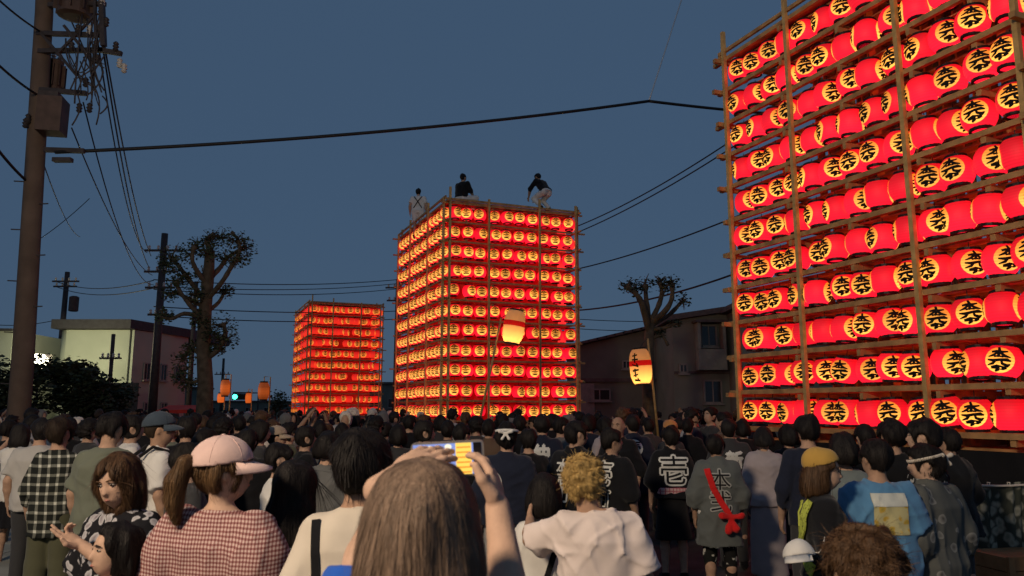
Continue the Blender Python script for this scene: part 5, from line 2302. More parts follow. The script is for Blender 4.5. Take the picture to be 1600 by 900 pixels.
def cap(info, m, brim_m=None, name='cap', big=1.0, brim=.085, back_hole=False, z=1.625):
    HPf = info['HP']
    c = np.array(HPf((0, -.005, z)))
    g = Field(c - .2, c + .2, .007)
    Rh = info['Rh']
    g.ell(c, np.array((.098, .118, .104)) * big, 0, Rh)
    n = Rh @ np.array((0, .10, -1.0))
    g.plane(n / np.linalg.norm(n), HPf((0, 0, z + .002)))
    g.noise(.0025, 30, 3, 6)
    o = mesh_obj(name, np_mesh('crown', [g.mesh()], m), None, info['root'])
    # panel seams
    for k in range(6):
        a = 2 * math.pi * k / 6 + .52
        pts = []
        for i in range(7):
            e = R(4 + 83 * i / 6)
            v = np.array((.0985 * math.cos(a) * math.cos(e), .1185 * math.sin(a) * math.cos(e), .1045 * math.sin(e))) * big * 1.004
            pts.append(c + Rh @ v)
        q = MB()
        q.tube(pts, .0016, 5)
        q.build('seam', m, o, True)
    q = MB()
    q.lathe([(.001, -.004), (.009, -.002), (.008, .004), (.001, .006)], 10)
    q.v = [tuple(c + Rh @ (np.array(v) + np.array((0, 0, .105 * big)))) for v in q.v]
    q.build('button', m, o, True)
    if brim:
        vs, fs = [], []
        n_ = 16
        for k in range(n_ + 1):
            a = R(18 + 144 * k / n_)
            for (e, dz) in ((0, .006), (1, -.010), (1, -.016), (0, .000)):
                ext = e * brim * math.sin((a - R(18)) / R(144) * math.pi) ** .55
                v = np.array(((.096 * big) * math.cos(a), (.114 * big) * math.sin(a) + ext, dz - .018 * e * abs(math.cos(a)) - .012 * e))
                vs.append(tuple(np.array(HPf((0, -.005, z))) + Rh @ v))
        for k in range(n_):
            a_, b_ = 4 * k, 4 * k + 4
            for j in range(4):
                fs.append((a_ + j, a_ + (j + 1) % 4, b_ + (j + 1) % 4, b_ + j))
        q = MB()
        q.add(vs, fs)
        q.build('brim', brim_m or m, o, True)
    return o
# ------------------------------------------------------------------ the people one can tell apart
def own(px, py, Y, who, topz=1.72):
    """A photo pixel at depth Y in the frame of the person who = (px, Y, ytop, rz)."""
    p0 = at(who[0], who[2], who[1])
    sc = p0.z / topz
    v = Matrix.Rotation(-R(who[3]), 3, 'Z') @ (at(px, py, Y) - Vector((p0.x, who[1], 0)))
    return np.array(v) / sc


# woman filming with her phone
wA = (661, 1.30, 709, -2)
pA = person(*wA, 'woman with ash brown bobbed hair holding up a phone with both hands', sex='f',
            top=dict(type='tee', mat=W_ROYAL, sleeve=1.0, name='blouse', hem=.80, fold=.006, srad=.06, sflare=1.1, sleeveL=1.22, cuff=1.0, sleeveR=.7),
            hair=dict(type='bob', mat=H_ASH, len=.145, w=.097, thick=.021, taper=.04, slen=.20, swid=.0011, lift=.004, rough=.003, face=.01), strand=9500,
            aL=(own(545, 945, 1.42, wA), own(618, 744, 1.58, wA)), hdirL=own(690, 684, 1.70, wA) - own(612, 738, 1.60, wA), aR=(own(806, 1015, 1.45, wA), own(779, 800, 1.60, wA)), head=(-5, -4, 0), h=.010, hh=.0035, sk=1,
            handL=(.2, .9, -.6), handR=(-1, .4, .1), poseL=(.22, .2, .22, .3, .3), poseR=(.45, .42, .5, .55, .2))
ph = empty('smartphone', at(700, 717, 1.70), R(-3), 'smartphone held sideways filming the glowing float', 'phone')
ph.rotation_euler = (R(4), R(-3), R(-4))
q = MB()
pw, phh = .158, .075
cs = []
for (sx, sz) in ((1, 1), (-1, 1), (-1, -1), (1, -1)):
    for k in range(5):
        a = math.atan2(sz, sx) - R(45) + R(90) * k / 4
        cs.append((sx * (pw / 2 - .010) + .010 * math.cos(a), sz * (phh / 2 - .010) + .010 * math.sin(a)))
n = len(cs)
q.add([(x, y, z) for y in (-.004, .004) for x, z in cs], [tuple(range(n)), tuple(range(2 * n - 1, n - 1, -1))] + [(i, i + n, (i + 1) % n + n, (i + 1) % n) for i in range(n)])
q.build('phone_case', mat('phone_case', (.30, .28, .26), .35, .05, metal=.4), ph)


def screen_piece(nm, x0, x1, z0, z1, m, off):
    q = MB()
    q.add([(x0, -.004 - off, z0), (x1, -.004 - off, z0), (x1, -.004 - off, z1), (x0, -.004 - off, z1)], [(0, 1, 2, 3)])
    return q.build(nm, m, scr if nm != 'screen' else ph)


scr = None
scr = screen_piece('screen', -.074, .074, -.033, .033, mat('screen_sky', (.02, .02, .03), .15, 0, emit=(.24, .33, .74), estr=1.0), .0006)
M_SY = mat('screen_yellow', (.02, .02, .02), .15, .0, emit=(1.0, .62, .10), estr=1.25)
M_SW = mat('screen_white', (.02, .02, .02), .15, 0, emit=(1.0, .93, .70), estr=1.1)
M_SK = mat('screen_dark', (.012, .012, .014), .12, 0)
screen_piece('screen_float', .018, .052, -.033, .033, M_SY, .0010)
screen_piece('screen_controls', .056, .074, -.033, .033, M_SK, .0010)
for (x0, z0, r0) in ((-.037, .024, .006), (-.056, .026, .004), (-.020, .0, .007), (.002, .026, .006), (-.048, -.006, .005), (-.003, -.021, .006), (.010, .004, .005)):
    q = MB()
    q.add([(x0, -.005, z0)] + [(x0 + 1.3 * r0 * math.cos(k * .5236), -.005, z0 + r0 * math.sin(k * .5236)) for k in range(12)], [(0, 1 + k, 1 + (k + 1) % 12) for k in range(12)])
    q.build('screen_lantern', M_SW, scr)
for k in range(6):
    screen_piece('screen_lantern_row', .020, .050, -.030 + k * .0105, -.0275 + k * .0105, mat('screen_orange', (.02, .02, .02), .15, 0, emit=(.9, .22, .02), estr=1), .0014)

# man with black hair beside her
wB = (566, 2.8, 664, 6)
pB = person(*wB, 'black-haired man in pale T-shirt with a dark bag strap on his shoulder', top=dict(mat=W_CREAM, sleeve=.7, fold=.005), hair=dict(type='short', thick=.030, nape=1.50, slen=.055, lift=.010, rough=.007), strand=3200,
            head=(-12, 3, 0), h=.011, hh=.006, sk=2)
back_band(pB, [(-.145, 1.40), (-.135, 1.25), (-.12, 1.0)], .030, W_BLACK, 'bag_strap')

# woman in gingham with pink cap
wC = (352, 3.1, 677, -22)
pC = person(*wC, 'woman in gingham blouse with pale pink cap and ponytail', sex='f', wide=1.36, top=dict(mat=W_GING, sleeve=.85, puff=True, fold=.005, ease=.03, name='blouse', srad=.07),
            hair=dict(type='pony', mat=H_LBR, thick=.014, nape=1.50, side=-1.0, slen=.13, lift=.010, swid=.0014), strand=6000, head=(-38, 0, 0), face=True, h=.011, hh=.006, sk=1, topz=1.747)
cap(pC, mat('pink_cap_cloth', (.74, .52, .47), .9, .05, 20, .1, 200, sheen=.2), big=1.09, brim=.085)

# floral shirt and the child making a peace sign
wD = (203, 3.5, 703, 150)
pD = person(*wD, 'woman in dark floral shirt with orange-brown hair bending toward a child', sex='f', wide=1.22, top=dict(mat=W_FLOR, sleeve=.95, fold=.006, ease=.035, name='floral_shirt', srad=.075),
            hair=dict(type='bob', mat=H_BROWN, len=.13, thick=.024, slen=.14, lift=.012), strand=2400, head=(18, -16, 6), face=True, h=.012, hh=.006, sk=1,
            aR=((.285, .02, 1.12), (.265, .10, .88)), aL=((-.255, .06, 1.12), (-.03, .22, 1.30)), poseL=(.1, .1, .9, .9, .6), handL=(0, .3, 1))
wE = (186, 3.1, 813, 134)
pE = person(*wE, 'child with black fringe in pink making a peace sign', sex='f', wide=.92, hscale=1.08, top=dict(mat=W_PINK, sleeve=.7, fold=.004), hair=dict(type='bob', mat=H_BLACK, len=.10, thick=.020, slen=.12, lift=.004, face=-.028), strand=2400,
            face=True, h=.011, hh=.0045, sk=1, aR=((.20, .10, .98), (.21, .31, .82)), poseR=(.05, .05, 1.0, 1.0, .8), handR=(0, 1, .1),
            aL=((-.19, .06, 1.05), (-.08, .24, 1.12)))

# plaid shirt, grey-green shirt, navy cap and students at the edge
wF = (96, 6.6, 649, 2)
pF = person(*wF, 'man in black and white plaid shirt standing by the pavement', top=dict(mat=W_PLAID, sleeve=1.5, hem=.72, ease=.018, fold=.005, name='plaid_shirt', srad=.056), bottom=dict(mat=W_OLIVE, ease=.035), hair=dict(type='short', mat=H_DARK, thick=.03), strand=1200,
            head=(-20, 0, 0), aR=((.26, .04, 1.13), (.18, .20, 1.30)), h=.013)
wG = (172, 6.0, 640, -4)
person(*wG, 'man in plain grey-green T-shirt seen from behind', top=dict(mat=W_GREEN, sleeve=.85, ease=.04, fold=.007), hair=dict(type='short', thick=.022, nape=1.52), strand=900, head=(-10, -14, 0), h=.013, sk=0)
wH = (251, 6.1, 641, -52)
pH = person(*wH, 'older man in white shirt and dark blue cap', top=dict(mat=W_WHITE, sleeve=.8, ease=.04, fold=.007, collar=True, name='shirt'), hair=dict(type='short', mat=H_DARK, thick=.008), head=(-15, 0, 0), face=True, h=.013, sk=2, topz=1.742)
cap(pH, cloth('cap_blue', (.055, .075, .10)), big=1.05, brim=.07)
bk = empty('backpack', pH['root'].location, R(-52), 'black backpack worn by the man in dark blue cap', 'backpack')
g = Field((-.2, -.35, .8), (.2, 0, 1.45), .014)
g.stack([(.93, 0, -.205, .13, .07), (1.05, 0, -.21, .145, .085), (1.28, 0, -.20, .135, .075), (1.36, 0, -.185, .09, .05)], 0, 3)
g.noise(.005, 25, 8)
mesh_obj('bag', np_mesh('bag', [g.mesh()], W_BLACK), None, bk)
for s in (-1, 1):
    q = MB()
    q.tube([(s * .09, -.15, 1.37), (s * .10, -.06, 1.44), (s * .11, .06, 1.40), (s * .13, .135, 1.25), (s * .15, .07, 1.08), (s * .13, -.13, 1.0)], .014, 6)
    q.build('strap', W_BLACK, bk, True)
wI = (34, 8.6, 660, 20)
person(*wI, 'student in white blouse and black skirt raising both arms', sex='f', top=dict(mat=W_WHITE, sleeve=1.4, fold=.006, name='blouse', srad=.058), bottom=dict(type='skirt', mat=W_BLACK, hem=.52, pleat=(16, .05), flare=.08), hair=dict(type='bob', thick=.02), h=.015,
       aL=((-.28, .10, 1.30), (-.20, .26, 1.46)), aR=((.27, .12, 1.24), (.12, .30, 1.42)))
person(66, 7.6, 652, 14, 'broad man in plain white shirt next to the student', top=dict(mat=W_LGREY, sleeve=.8, ease=.04), wide=1.1, hair=dict(type='short'), h=.015, head=(20, 0, 0))
wJ = (298, 4.9, 689, -50)
person(*wJ, 'dark-haired youth in charcoal T-shirt between two caps', top=dict(mat=W_CHAR, sleeve=.75), hair=dict(type='short', thick=.028, slen=.05), strand=1200, face=True, h=.013, sk=1)

# centre of the crowd
wK = (462, 3.4, 716, -8)
person(*wK, 'woman with very long straight black hair over a white blouse', sex='f', top=dict(mat=W_WHITE, sleeve=1.2, fold=.006, name='blouse', srad=.066), hair=dict(type='long', len=.42, w=.105, thick=.022, taper=-.22, back=-.055, slen=.30, lift=.004), strand=3400, h=.012, head=(-12, 0, 0))
wL = (437, 5.6, 690, -72)
pL = person(*wL, 'person in white shirt with crossbody strap looking sideways', sex='f', top=dict(mat=W_WHITE, sleeve=1.3, name='shirt'), hair=dict(type='short', thick=.026), strand=700, face=True, h=.014, sk=1)
wM = (513, 6.0, 672, -6)
person(*wM, 'person with messy dark hair in dull grey shirt', top=dict(mat=W_GREY, sleeve=1.1, ease=.04, name='shirt'), hair=dict(type='bob', len=.06, thick=.024), strand=700, h=.014)

# blond man with his arm round a dark-haired girl
wO = (934, 3.6, 707, 4)
pO = person(*wO, 'blond man in pinkish white T-shirt with his arm around a girl', wide=1.03, top=dict(mat=W_PINKW, sleeve=.82, ease=.032, fold=.007, srad=.068, sflare=1.2), hair=dict(type='curly', mat=H_BLOND, thick=.026, nape=1.505, slen=.03, lift=.012, curl=.5, swid=.0018), strand=6500,
            head=(-22, -3, -8), hoff=(-.055, 0, 0), h=.011, hh=.005, sk=2, aL=(own(828, 842, 3.74, wO), own(828, 812, 3.93, wO)), handL=(1, .2, .2))
wN = (850, 4.05, 736, -4)
pN = person(*wN, 'girl with smooth black bob beside the blond man', sex='f', top=dict(mat=W_WHITE, sleeve=.8, fold=.005), hair=dict(type='bob', len=.10, w=.103, thick=.024, slen=.16, lift=.003, rough=.003), strand=3200, h=.012, sk=1)
back_band(pN, [(.09, 1.42), (.06, 1.25), (-.02, 1.0)], .035, W_BLACK, 'bag_strap')

# happi coats
HAP = dict(type='tee', name='happi_coat', sleeve=1.15, hem=.74, ease=.040, srad=.082, sflare=1.15, cuff=1.1, flare=.05, fold=.006, collar=True)


def happi(m, **k):
    d = dict(HAP)
    d['mat'] = m
    d.update(k)
    return d


wQ = (1047, 8.2, 664, 0)
pQ = person(*wQ, 'black happi coat with big white outlined crest, pink belt and bare legs', top=happi(W_BLACK, hem=.92), bottom=dict(type='skirt', mat=W_BLACK, hem=.47, flare=.05), hair=dict(type='short', thick=.024), strand=700, h=.014, sk=1)
kanji(pQ, '壱', .34, 0, 1.20)
belt(pQ, .955, 1.035, .215, .155, check_mat('pink_belt', 26, (.62, .40, .38), (.42, .10, .13), (.42, .10, .13), .22), 'obi_belt')
wP = (955, 7.0, 667, -40)
pP = person(*wP, 'man in black happi looking aside, white crest half hidden by the blond man', top=happi(W_BLACK), bottom=dict(mat=W_BLACK), hair=dict(type='short', thick=.022), strand=700, h=.014, face=True, head=(-32, 0, 0), sk=2)
kanji(pP, '壱', .24, -.02, 1.27)
kanji(pP, '町', .20, -.02, 1.04)
wR = (1118, 7.2, 676, -6)
pR = person(*wR, 'grey happi coat with red sash tied across the back', top=happi(W_HGREY, hem=.60, sleeve=1.5), bottom=dict(mat=W_PATT, ease=.008), hair=dict(type='short', thick=.020), strand=700, h=.014, head=(-30, 0, 0), sk=2)
kanji(pR, '本', .22, .0, 1.24, m=mat('grey_print', (.36, .36, .34), .9, .05))
kanji(pR, '弐', .22, .0, 1.03, m=MATS['grey_print'])
back_band(pR, [(-.12, 1.36), (-.06, 1.15), (.05, .96), (.08, .90)], .060, W_RED, 'sash', .022, .010)
belt(pR, .895, .945, .212, .155, W_WHITE, 'belt')
k0 = np.array((.09, -.19, .89))
g = Field(k0 - .16, k0 + .16, .010)
g.ell(k0, (.045, .03, .04), .02)
for d_ in ((.10, -.02, .03), (-.09, -.02, .02), (.05, -.02, -.11), (-.03, -.02, -.12)):
    g.cone(k0, k0 + np.array(d_), .018, .036, .015)
g.noise(.006, 50, 4)
mesh_obj('sash_bow', np_mesh('sash_bow', [g.mesh()], W_RED), None, pR['root'])
wS = (1138, 8.8, 652, -4)
pS = person(*wS, 'dark coat with white crest just behind the red sash', top=happi(W_CHAR), hair=dict(type='short'), h=.016, head=(-25, 0, 0))
kanji(pS, '新', .21, .02, 1.22, False)
wT = (1192, 8.0, 666, -12)
person(*wT, 'person in pale lavender robe under the cropped float', sex='f', top=dict(mat=W_LAV, type='tee', sleeve=1.6, srad=.085, cuff=1.5, hem=.86, ease=.03, name='robe_top', collar=True), bottom=dict(type='skirt', mat=W_LAV, hem=.12, flare=.03, name='robe_skirt'), hair=dict(type='bob', len=.05, thick=.03), h=.015)
wZ = (988, 9.6, 646, -3)
pZ = person(*wZ, 'dark happi coat with round white badge and lettering below', top=happi(W_NAVY), hair=dict(type='short'), h=.016)
q = MB()
q.lathe([(.105, 0)], 24)
dm = MB()
dm.add([(0, 0, 0)] + [(.105 * math.cos(2 * math.pi * k / 28), .105 * math.sin(2 * math.pi * k / 28), 0) for k in range(28)], [(0, 1 + k, 1 + (k + 1) % 28) for k in range(28)])
print_on(pZ, dm.mesh('badge'), M_PRINTW, 0, 1.30, 'round_badge', .005)
print_on(pZ, text_flat('壱', .17, .003), M_PRINTB, 0, 1.30, 'badge_lettering', .009)
kanji(pZ, '青', .18, 0, 1.09, False, .002)
wAA = (847, 9.0, 646, -6)
pAA = person(*wAA, 'navy happi coat with small white crest under the float', top=happi(W_NAVY, hem=.80), bottom=dict(mat=W_GREY), hair=dict(type='short'), h=.016)
kanji(pAA, '仲', .20, .0, 1.26, False)
wBB = (792, 6.4, 658, -4)
pBB = person(*wBB, 'navy coat with knotted white headband and patterned pale trousers', top=happi(W_NAVY, hem=.88, sleeve=1.25), bottom=dict(mat=blot_mat('grey_yukata', (.34, .34, .33), (.10, .11, .14), 9, .25, None, .08), ease=.05), hair=dict(type='short', thick=.02), strand=700, h=.014)
headband(pBB, W_WHITE)
dm2 = dm.mesh('badge')
print_on(pBB, dm2, M_PRINTW, -.09, 1.20, 'round_badge', .005, xscale=.6)
wCC = (897, 7.0, 655, -38)
pCC = person(*wCC, 'man in black happi with narrow white vertical lettering beside blond man', top=happi(W_BLACK), bottom=dict(mat=W_BLACK), hair=dict(type='short', thick=.022), strand=700, h=.014, head=(-30, -10, 0), face=True)
kanji(pCC, '本\n壱\n町', .15, -.03, 1.16, False, .004)
person(966, 8.9, 651, 148, 'balding man facing the viewer in dark clothes', top=happi(W_BLACK), hair=dict(type='none'), face=True, h=.016, sk=2)

# below the cropped float
wU = (1280, 4.5, 697, -98)
pU = person(*wU, 'woman in mustard beanie and glasses, yellow-green cord over black top', sex='f', top=dict(mat=W_BLACK, sleeve=1.3, name='jacket', ease=.03, srad=.068), hair=dict(type='bob', mat=H_BROWN, len=.13, thick=.014, slen=.14, lift=.01, face=-.045), strand=1800, face=True, h=.012, hh=.006, head=(-14, -4, 0), sk=1, topz=1.745)
bc = np.array(pU['HP']((0, -.012, 1.640)))
g = Field(bc - .2, bc + .2, .008)
g.ell(bc, (.100, .120, .100), 0, pU['Rh'])
nn = pU['Rh'] @ np.array((0, .35, -1.0))
g.plane(nn / np.linalg.norm(nn), pU['HP']((0, .0, 1.628)))
g.noise(.003, 45, 9, 6, (1, 1, .3))
mesh_obj('beanie', np_mesh('beanie', [g.mesh()], W_MUST), None, pU['root'])
q = MB()
for s in (-1, 1):
    c0 = (s * .034, .112, 1.597)
    q.tube([pU['HP']((c0[0] + .026 * math.cos(a), c0[1] - abs(.026 * math.cos(a)) * .1, c0[2] + .020 * math.sin(a))) for a in [2 * math.pi * k / 16 for k in range(17)]], .0022, 5)
    q.tube([pU['HP']((s * .060, .106, 1.600)), pU['HP']((s * .080, .02, 1.602))], .002, 5)
q.build('glasses', M_DARK, pU['root'], True)
back_band(pU, [(-.13, 1.38), (-.10, 1.2), (.02, 1.05), (.14, .98)], .085, W_YGP, 'cord_sash', .006, .010)
back_band(pU, [(.10, 1.40), (.08, 1.25), (-.06, 1.08), (-.15, 1.0)], .080, W_YGP, 'cord_sash', .012, .010)
# white cap dangling from her back
cp = at(1249, 868, 4.28)
hc = empty('small_hat', cp, R(20), 'small white cap dangling below the yellow-green cord', 'cap')
hc.rotation_euler = (R(8), R(10), R(150))
g = Field((-.13, -.14, -.02), (.13, .14, .14), .007)
g.ell((0, 0, 0), (.078, .085, .088), 0)
g.plane((0, 0, -1), (0, 0, 0))
g.noise(.004, 40, 3)
mesh_obj('crown', np_mesh('crown', [g.mesh()], W_WHITE), None, hc)
q = MB()
vs = []
for k in range(13):
    a = R(25 + 130 * k / 12)
    vs += [(.078 * math.cos(a), .085 * math.sin(a), .004), (.08 * math.cos(a), .085 * math.sin(a) + .060 * math.sin((a - R(25)) / R(130) * math.pi) ** .5, -.030),
           (.08 * math.cos(a), .085 * math.sin(a) + .060 * math.sin((a - R(25)) / R(130) * math.pi) ** .5, -.035), (.078 * math.cos(a), .085 * math.sin(a), -.002)]
q.add(vs, [(4 * k + j, 4 * k + (j + 1) % 4, 4 * k + 4 + (j + 1) % 4, 4 * k + 4 + j) for k in range(12) for j in range(4)])
q.build('brim', W_WHITE, hc, True)
q = MB()
q.tube([(-.07, 0, .01), (-.10, .0, .005), (-.13, .01, .03), (-.15, .02, .08)], .0028, 5)
q.build('cord', W_WHITE, hc, True)

wV = (1366, 4.7, 683, 3)
pV = person(*wV, 'man in blue T-shirt with a yellow picture printed on the back', wide=1.12, top=dict(mat=W_BLUE, sleeve=.82, ease=.035, fold=.006, srad=.075), hair=dict(type='short', thick=.020, nape=1.515, slen=.03, lift=.006), strand=2000, head=(8, 0, 0), h=.012, hh=.006, sk=2)


def rect(x0, x1, z0, z1, n=6):
    b_ = MB()
    b_.add([(x0 + (x1 - x0) * i / n, z0 + (z1 - z0) * j / n, 0) for j in range(n + 1) for i in range(n + 1)],
           [(j * (n + 1) + i, j * (n + 1) + i + 1, (j + 1) * (n + 1) + i + 1, (j + 1) * (n + 1) + i) for j in range(n) for i in range(n)])
    return b_.mesh('rect')


print_on(pV, rect(-.105, .115, -.155, .10), blot_mat('yellow_field_print', (.55, .50, .26), (.55, .36, .06), 18, .34, (.30, .30, .08), .15), .0, 1.275, 'picture_print', .005)
print_on(pV, rect(-.105, .115, .02, .10), mat('print_sky', (.58, .60, .55), .9, .1, 8), .0, 1.275, 'picture_sky', .009)
wW = (1345, 1.95, 814, -6)
person(*wW, 'curly brown head of hair rising from the bottom edge', sex='f', top=dict(mat=W_CHAR, sleeve=.8), hair=dict(type='curly', mat=H_BROWN, thick=.026, slen=.045, lift=.012, curl=.6, swid=.0013, nape=1.46), strand=9000, h=.012)
wX = (1447, 4.85, 692, 30)
pX = person(*wX, 'youth in grey patterned happi with cream headband looking sideways', wide=1.18, top=happi(W_SWIRL, sleeve=1.45, hem=.66), bottom=dict(mat=W_CHAR), hair=dict(type='short', mat=H_BLACK, thick=.024, nape=1.50), strand=1800, face=True, head=(42, -6, 0), h=.012, hh=.006, sk=1)
headband(pX, W_CREAM, True, z=1.625)
person(1260, 6.4, 644, -8, 'short-haired man in dark jacket right under the lowest lanterns', top=dict(mat=W_NAVY, sleeve=1.6, name='jacket'), hair=dict(type='short', thick=.024), h=.014, strand=700)
person(1316, 5.4, 673, -20, 'dark-haired person in grey-blue shirt behind the mustard beanie', sex='f', top=dict(mat=cloth('grey_blue', (.17, .20, .20)), sleeve=1.0), hair=dict(type='bob', thick=.026, len=.07), strand=900, h=.014)
person(1392, 6.2, 652, 10, 'dark figure with thick hair behind the blue T-shirt man', top=dict(mat=W_BLACK, sleeve=1.0), hair=dict(type='short', thick=.034), strand=700, h=.014)
pY = person(1441, 5.6, 651, 62, 'person in profile with a white-chequered black coat behind the headband youth', top=happi(blot_mat('black_white_coat', (.012, .012, .012), (.45, .45, .43), 22, .24)), hair=dict(type='short', thick=.03), strand=700, face=True, h=.014, sk=1)

# three men on the roof of the float
zr = ROW_Z[-1] + .32 + .09


def roof_man(px, py_foot, Y, rz, lab, **k):
    p = at(px, py_foot, Y)
    return person(0, Y, 0, rz, lab, loc=(p.x, Y, zr), height=1.78, h=.02, hh=.009, wide=1.25, **k)


SQ = {1: [(.22, .30, .52), (.17, .02, .09)], -1: [(-.22, .30, .52), (-.17, .02, .09)]}


def squat(root, dz):
    for c in root.children:
        c.location.z -= dz


r1 = roof_man(653, 340, 26.0, 0, 'man in white vest with crossed black straps on float roof', top=dict(mat=W_WHITE, sleeve=.7, hem=.9), bottom=dict(type='shorts', mat=W_WHITE, hem=.55), hair=dict(type='short'))
back_band(r1, [(-.13, 1.40), (0, 1.22), (.14, 1.0)], .03, W_BLACK, 'cross_strap')
back_band(r1, [(.13, 1.40), (0, 1.22), (-.14, 1.0)], .03, W_BLACK, 'cross_strap', .012)
r2 = roof_man(721, 310, 23.5, -35, 'man in black top sitting at the float roof corner', top=dict(mat=W_BLACK, sleeve=1.3, hem=.92), bottom=dict(type='shorts', mat=W_WHITE, hem=.1), hair=dict(type='short'), legpts={1: [(.32, .32, .95), (.20, .30, .58)], -1: [(-.32, .32, .95), (-.20, .30, .58)]},
              aL=((-.26, .12, 1.14), (-.18, .36, 1.02)), aR=((.26, .12, 1.14), (.18, .36, 1.02)), lean=8)
r3 = roof_man(853, 325, 24.4, 42, 'man in black top crouching over the edge of the float roof', top=dict(mat=W_BLACK, sleeve=1.3, hem=.90), bottom=dict(type='shorts', mat=W_WHITE, hem=.1), hair=dict(type='short'), face=True, head=(0, -20, 0), legpts={1: [(.20, .36, .72), (.17, .02, .40)], -1: [(-.20, .36, .72), (-.17, .02, .40)]},
              lean=38, aL=((-.24, .46, 1.05), (-.16, .62, .82)), aR=((.24, .46, 1.05), (.16, .62, .82)))
r1['root'].location.z -= .55
r2['root'].location.z = zr - .78
r3['root'].location.z = zr - .30
# ------------------------------------------------------------------ more people further back: copies of three builds in their own colours
def recolour(o, m):
    o.material_slots[0].link = 'OBJECT'
    o.material_slots[0].material = m


def copy_person(src, px, Y, ytop, rz, label, shirt, hair=H_BLACK, pants=W_CHAR, skin_m=None, topz=1.724):
    p = at(px, ytop, Y)
    r = src.copy()
    C.objects.link(r)
    r.location = (p.x, Y, 0)
    s = p.z / topz
    r.scale = (s, s, s)
    r.rotation_euler = (0, 0, R(rz))
    tag(r, label, 'person', 'people in the crowd')
    for ch in src.children:
        c = ch.copy()
        C.objects.link(c)
        c.parent = r
        k = ch.name.split('.')[0]
        if k in ('t_shirt', 'jacket', 'happi_coat', 'blouse'):
            recolour(c, shirt)
        elif k == 'hair' or k == 'eyebrow':
            recolour(c, hair)
        elif k in ('trousers', 'skirt'):
            recolour(c, pants)
        elif k == 'body' and skin_m:
            recolour(c, skin_m)
    return r


G_ = 'people in the crowd'
k1 = person(207, 7.4, 646, -60, 'dark-haired man in pale shirt between grey-green shirt and navy cap', G_, top=dict(mat=W_WHITE, sleeve=.8, ease=.035), hair=dict(type='short', thick=.024), face=True, h=.017, hh=.008, strand=500)['root']
k2 = person(407, 8.2, 655, -70, 'woman with bobbed dark hair looking across, behind the pink cap', G_, sex='f', top=dict(mat=W_CHAR, sleeve=1.0, ease=.03, name='blouse'), bottom=dict(type='skirt', hem=.35, mat=W_BLACK), hair=dict(type='bob', len=.08, thick=.024), face=True, h=.017, hh=.008, strand=500)['root']
k3 = person(700, 9.4, 656, -10, 'man in dark happi coat behind the raised phone', G_, top=happi(W_NAVY), hair=dict(type='short', thick=.02), face=True, h=.017, hh=.008, strand=500)['root']
k4i = person(433, 8.4, 664, -75, 'person in beige cap and dark top looking sideways', G_, top=dict(mat=W_BLACK, sleeve=.9, ease=.035), hair=dict(type='short', thick=.012), face=True, h=.017, hh=.008, topz=1.74)
cap(k4i, cloth('cap_beige', (.42, .33, .24)), big=1.05)
k5 = person(1047, 10.4, 655, 8, 'person in orange cap directly behind the pink-belt figure', G_, sex='f', top=dict(mat=W_CHAR, sleeve=.9), hair=dict(type='pony', thick=.014), h=.017, hh=.008, topz=1.74)
cap(k5, cloth('cap_orange', (.60, .27, .09)), big=1.05, brim=.06)
k6 = person(250, 10.8, 646, -40, 'person with tall messy hair behind the dark blue cap', G_, top=dict(mat=W_NAVY, sleeve=.9, ease=.03), hair=dict(type='curly', thick=.036), face=True, h=.017, hh=.008, strand=600)['root']
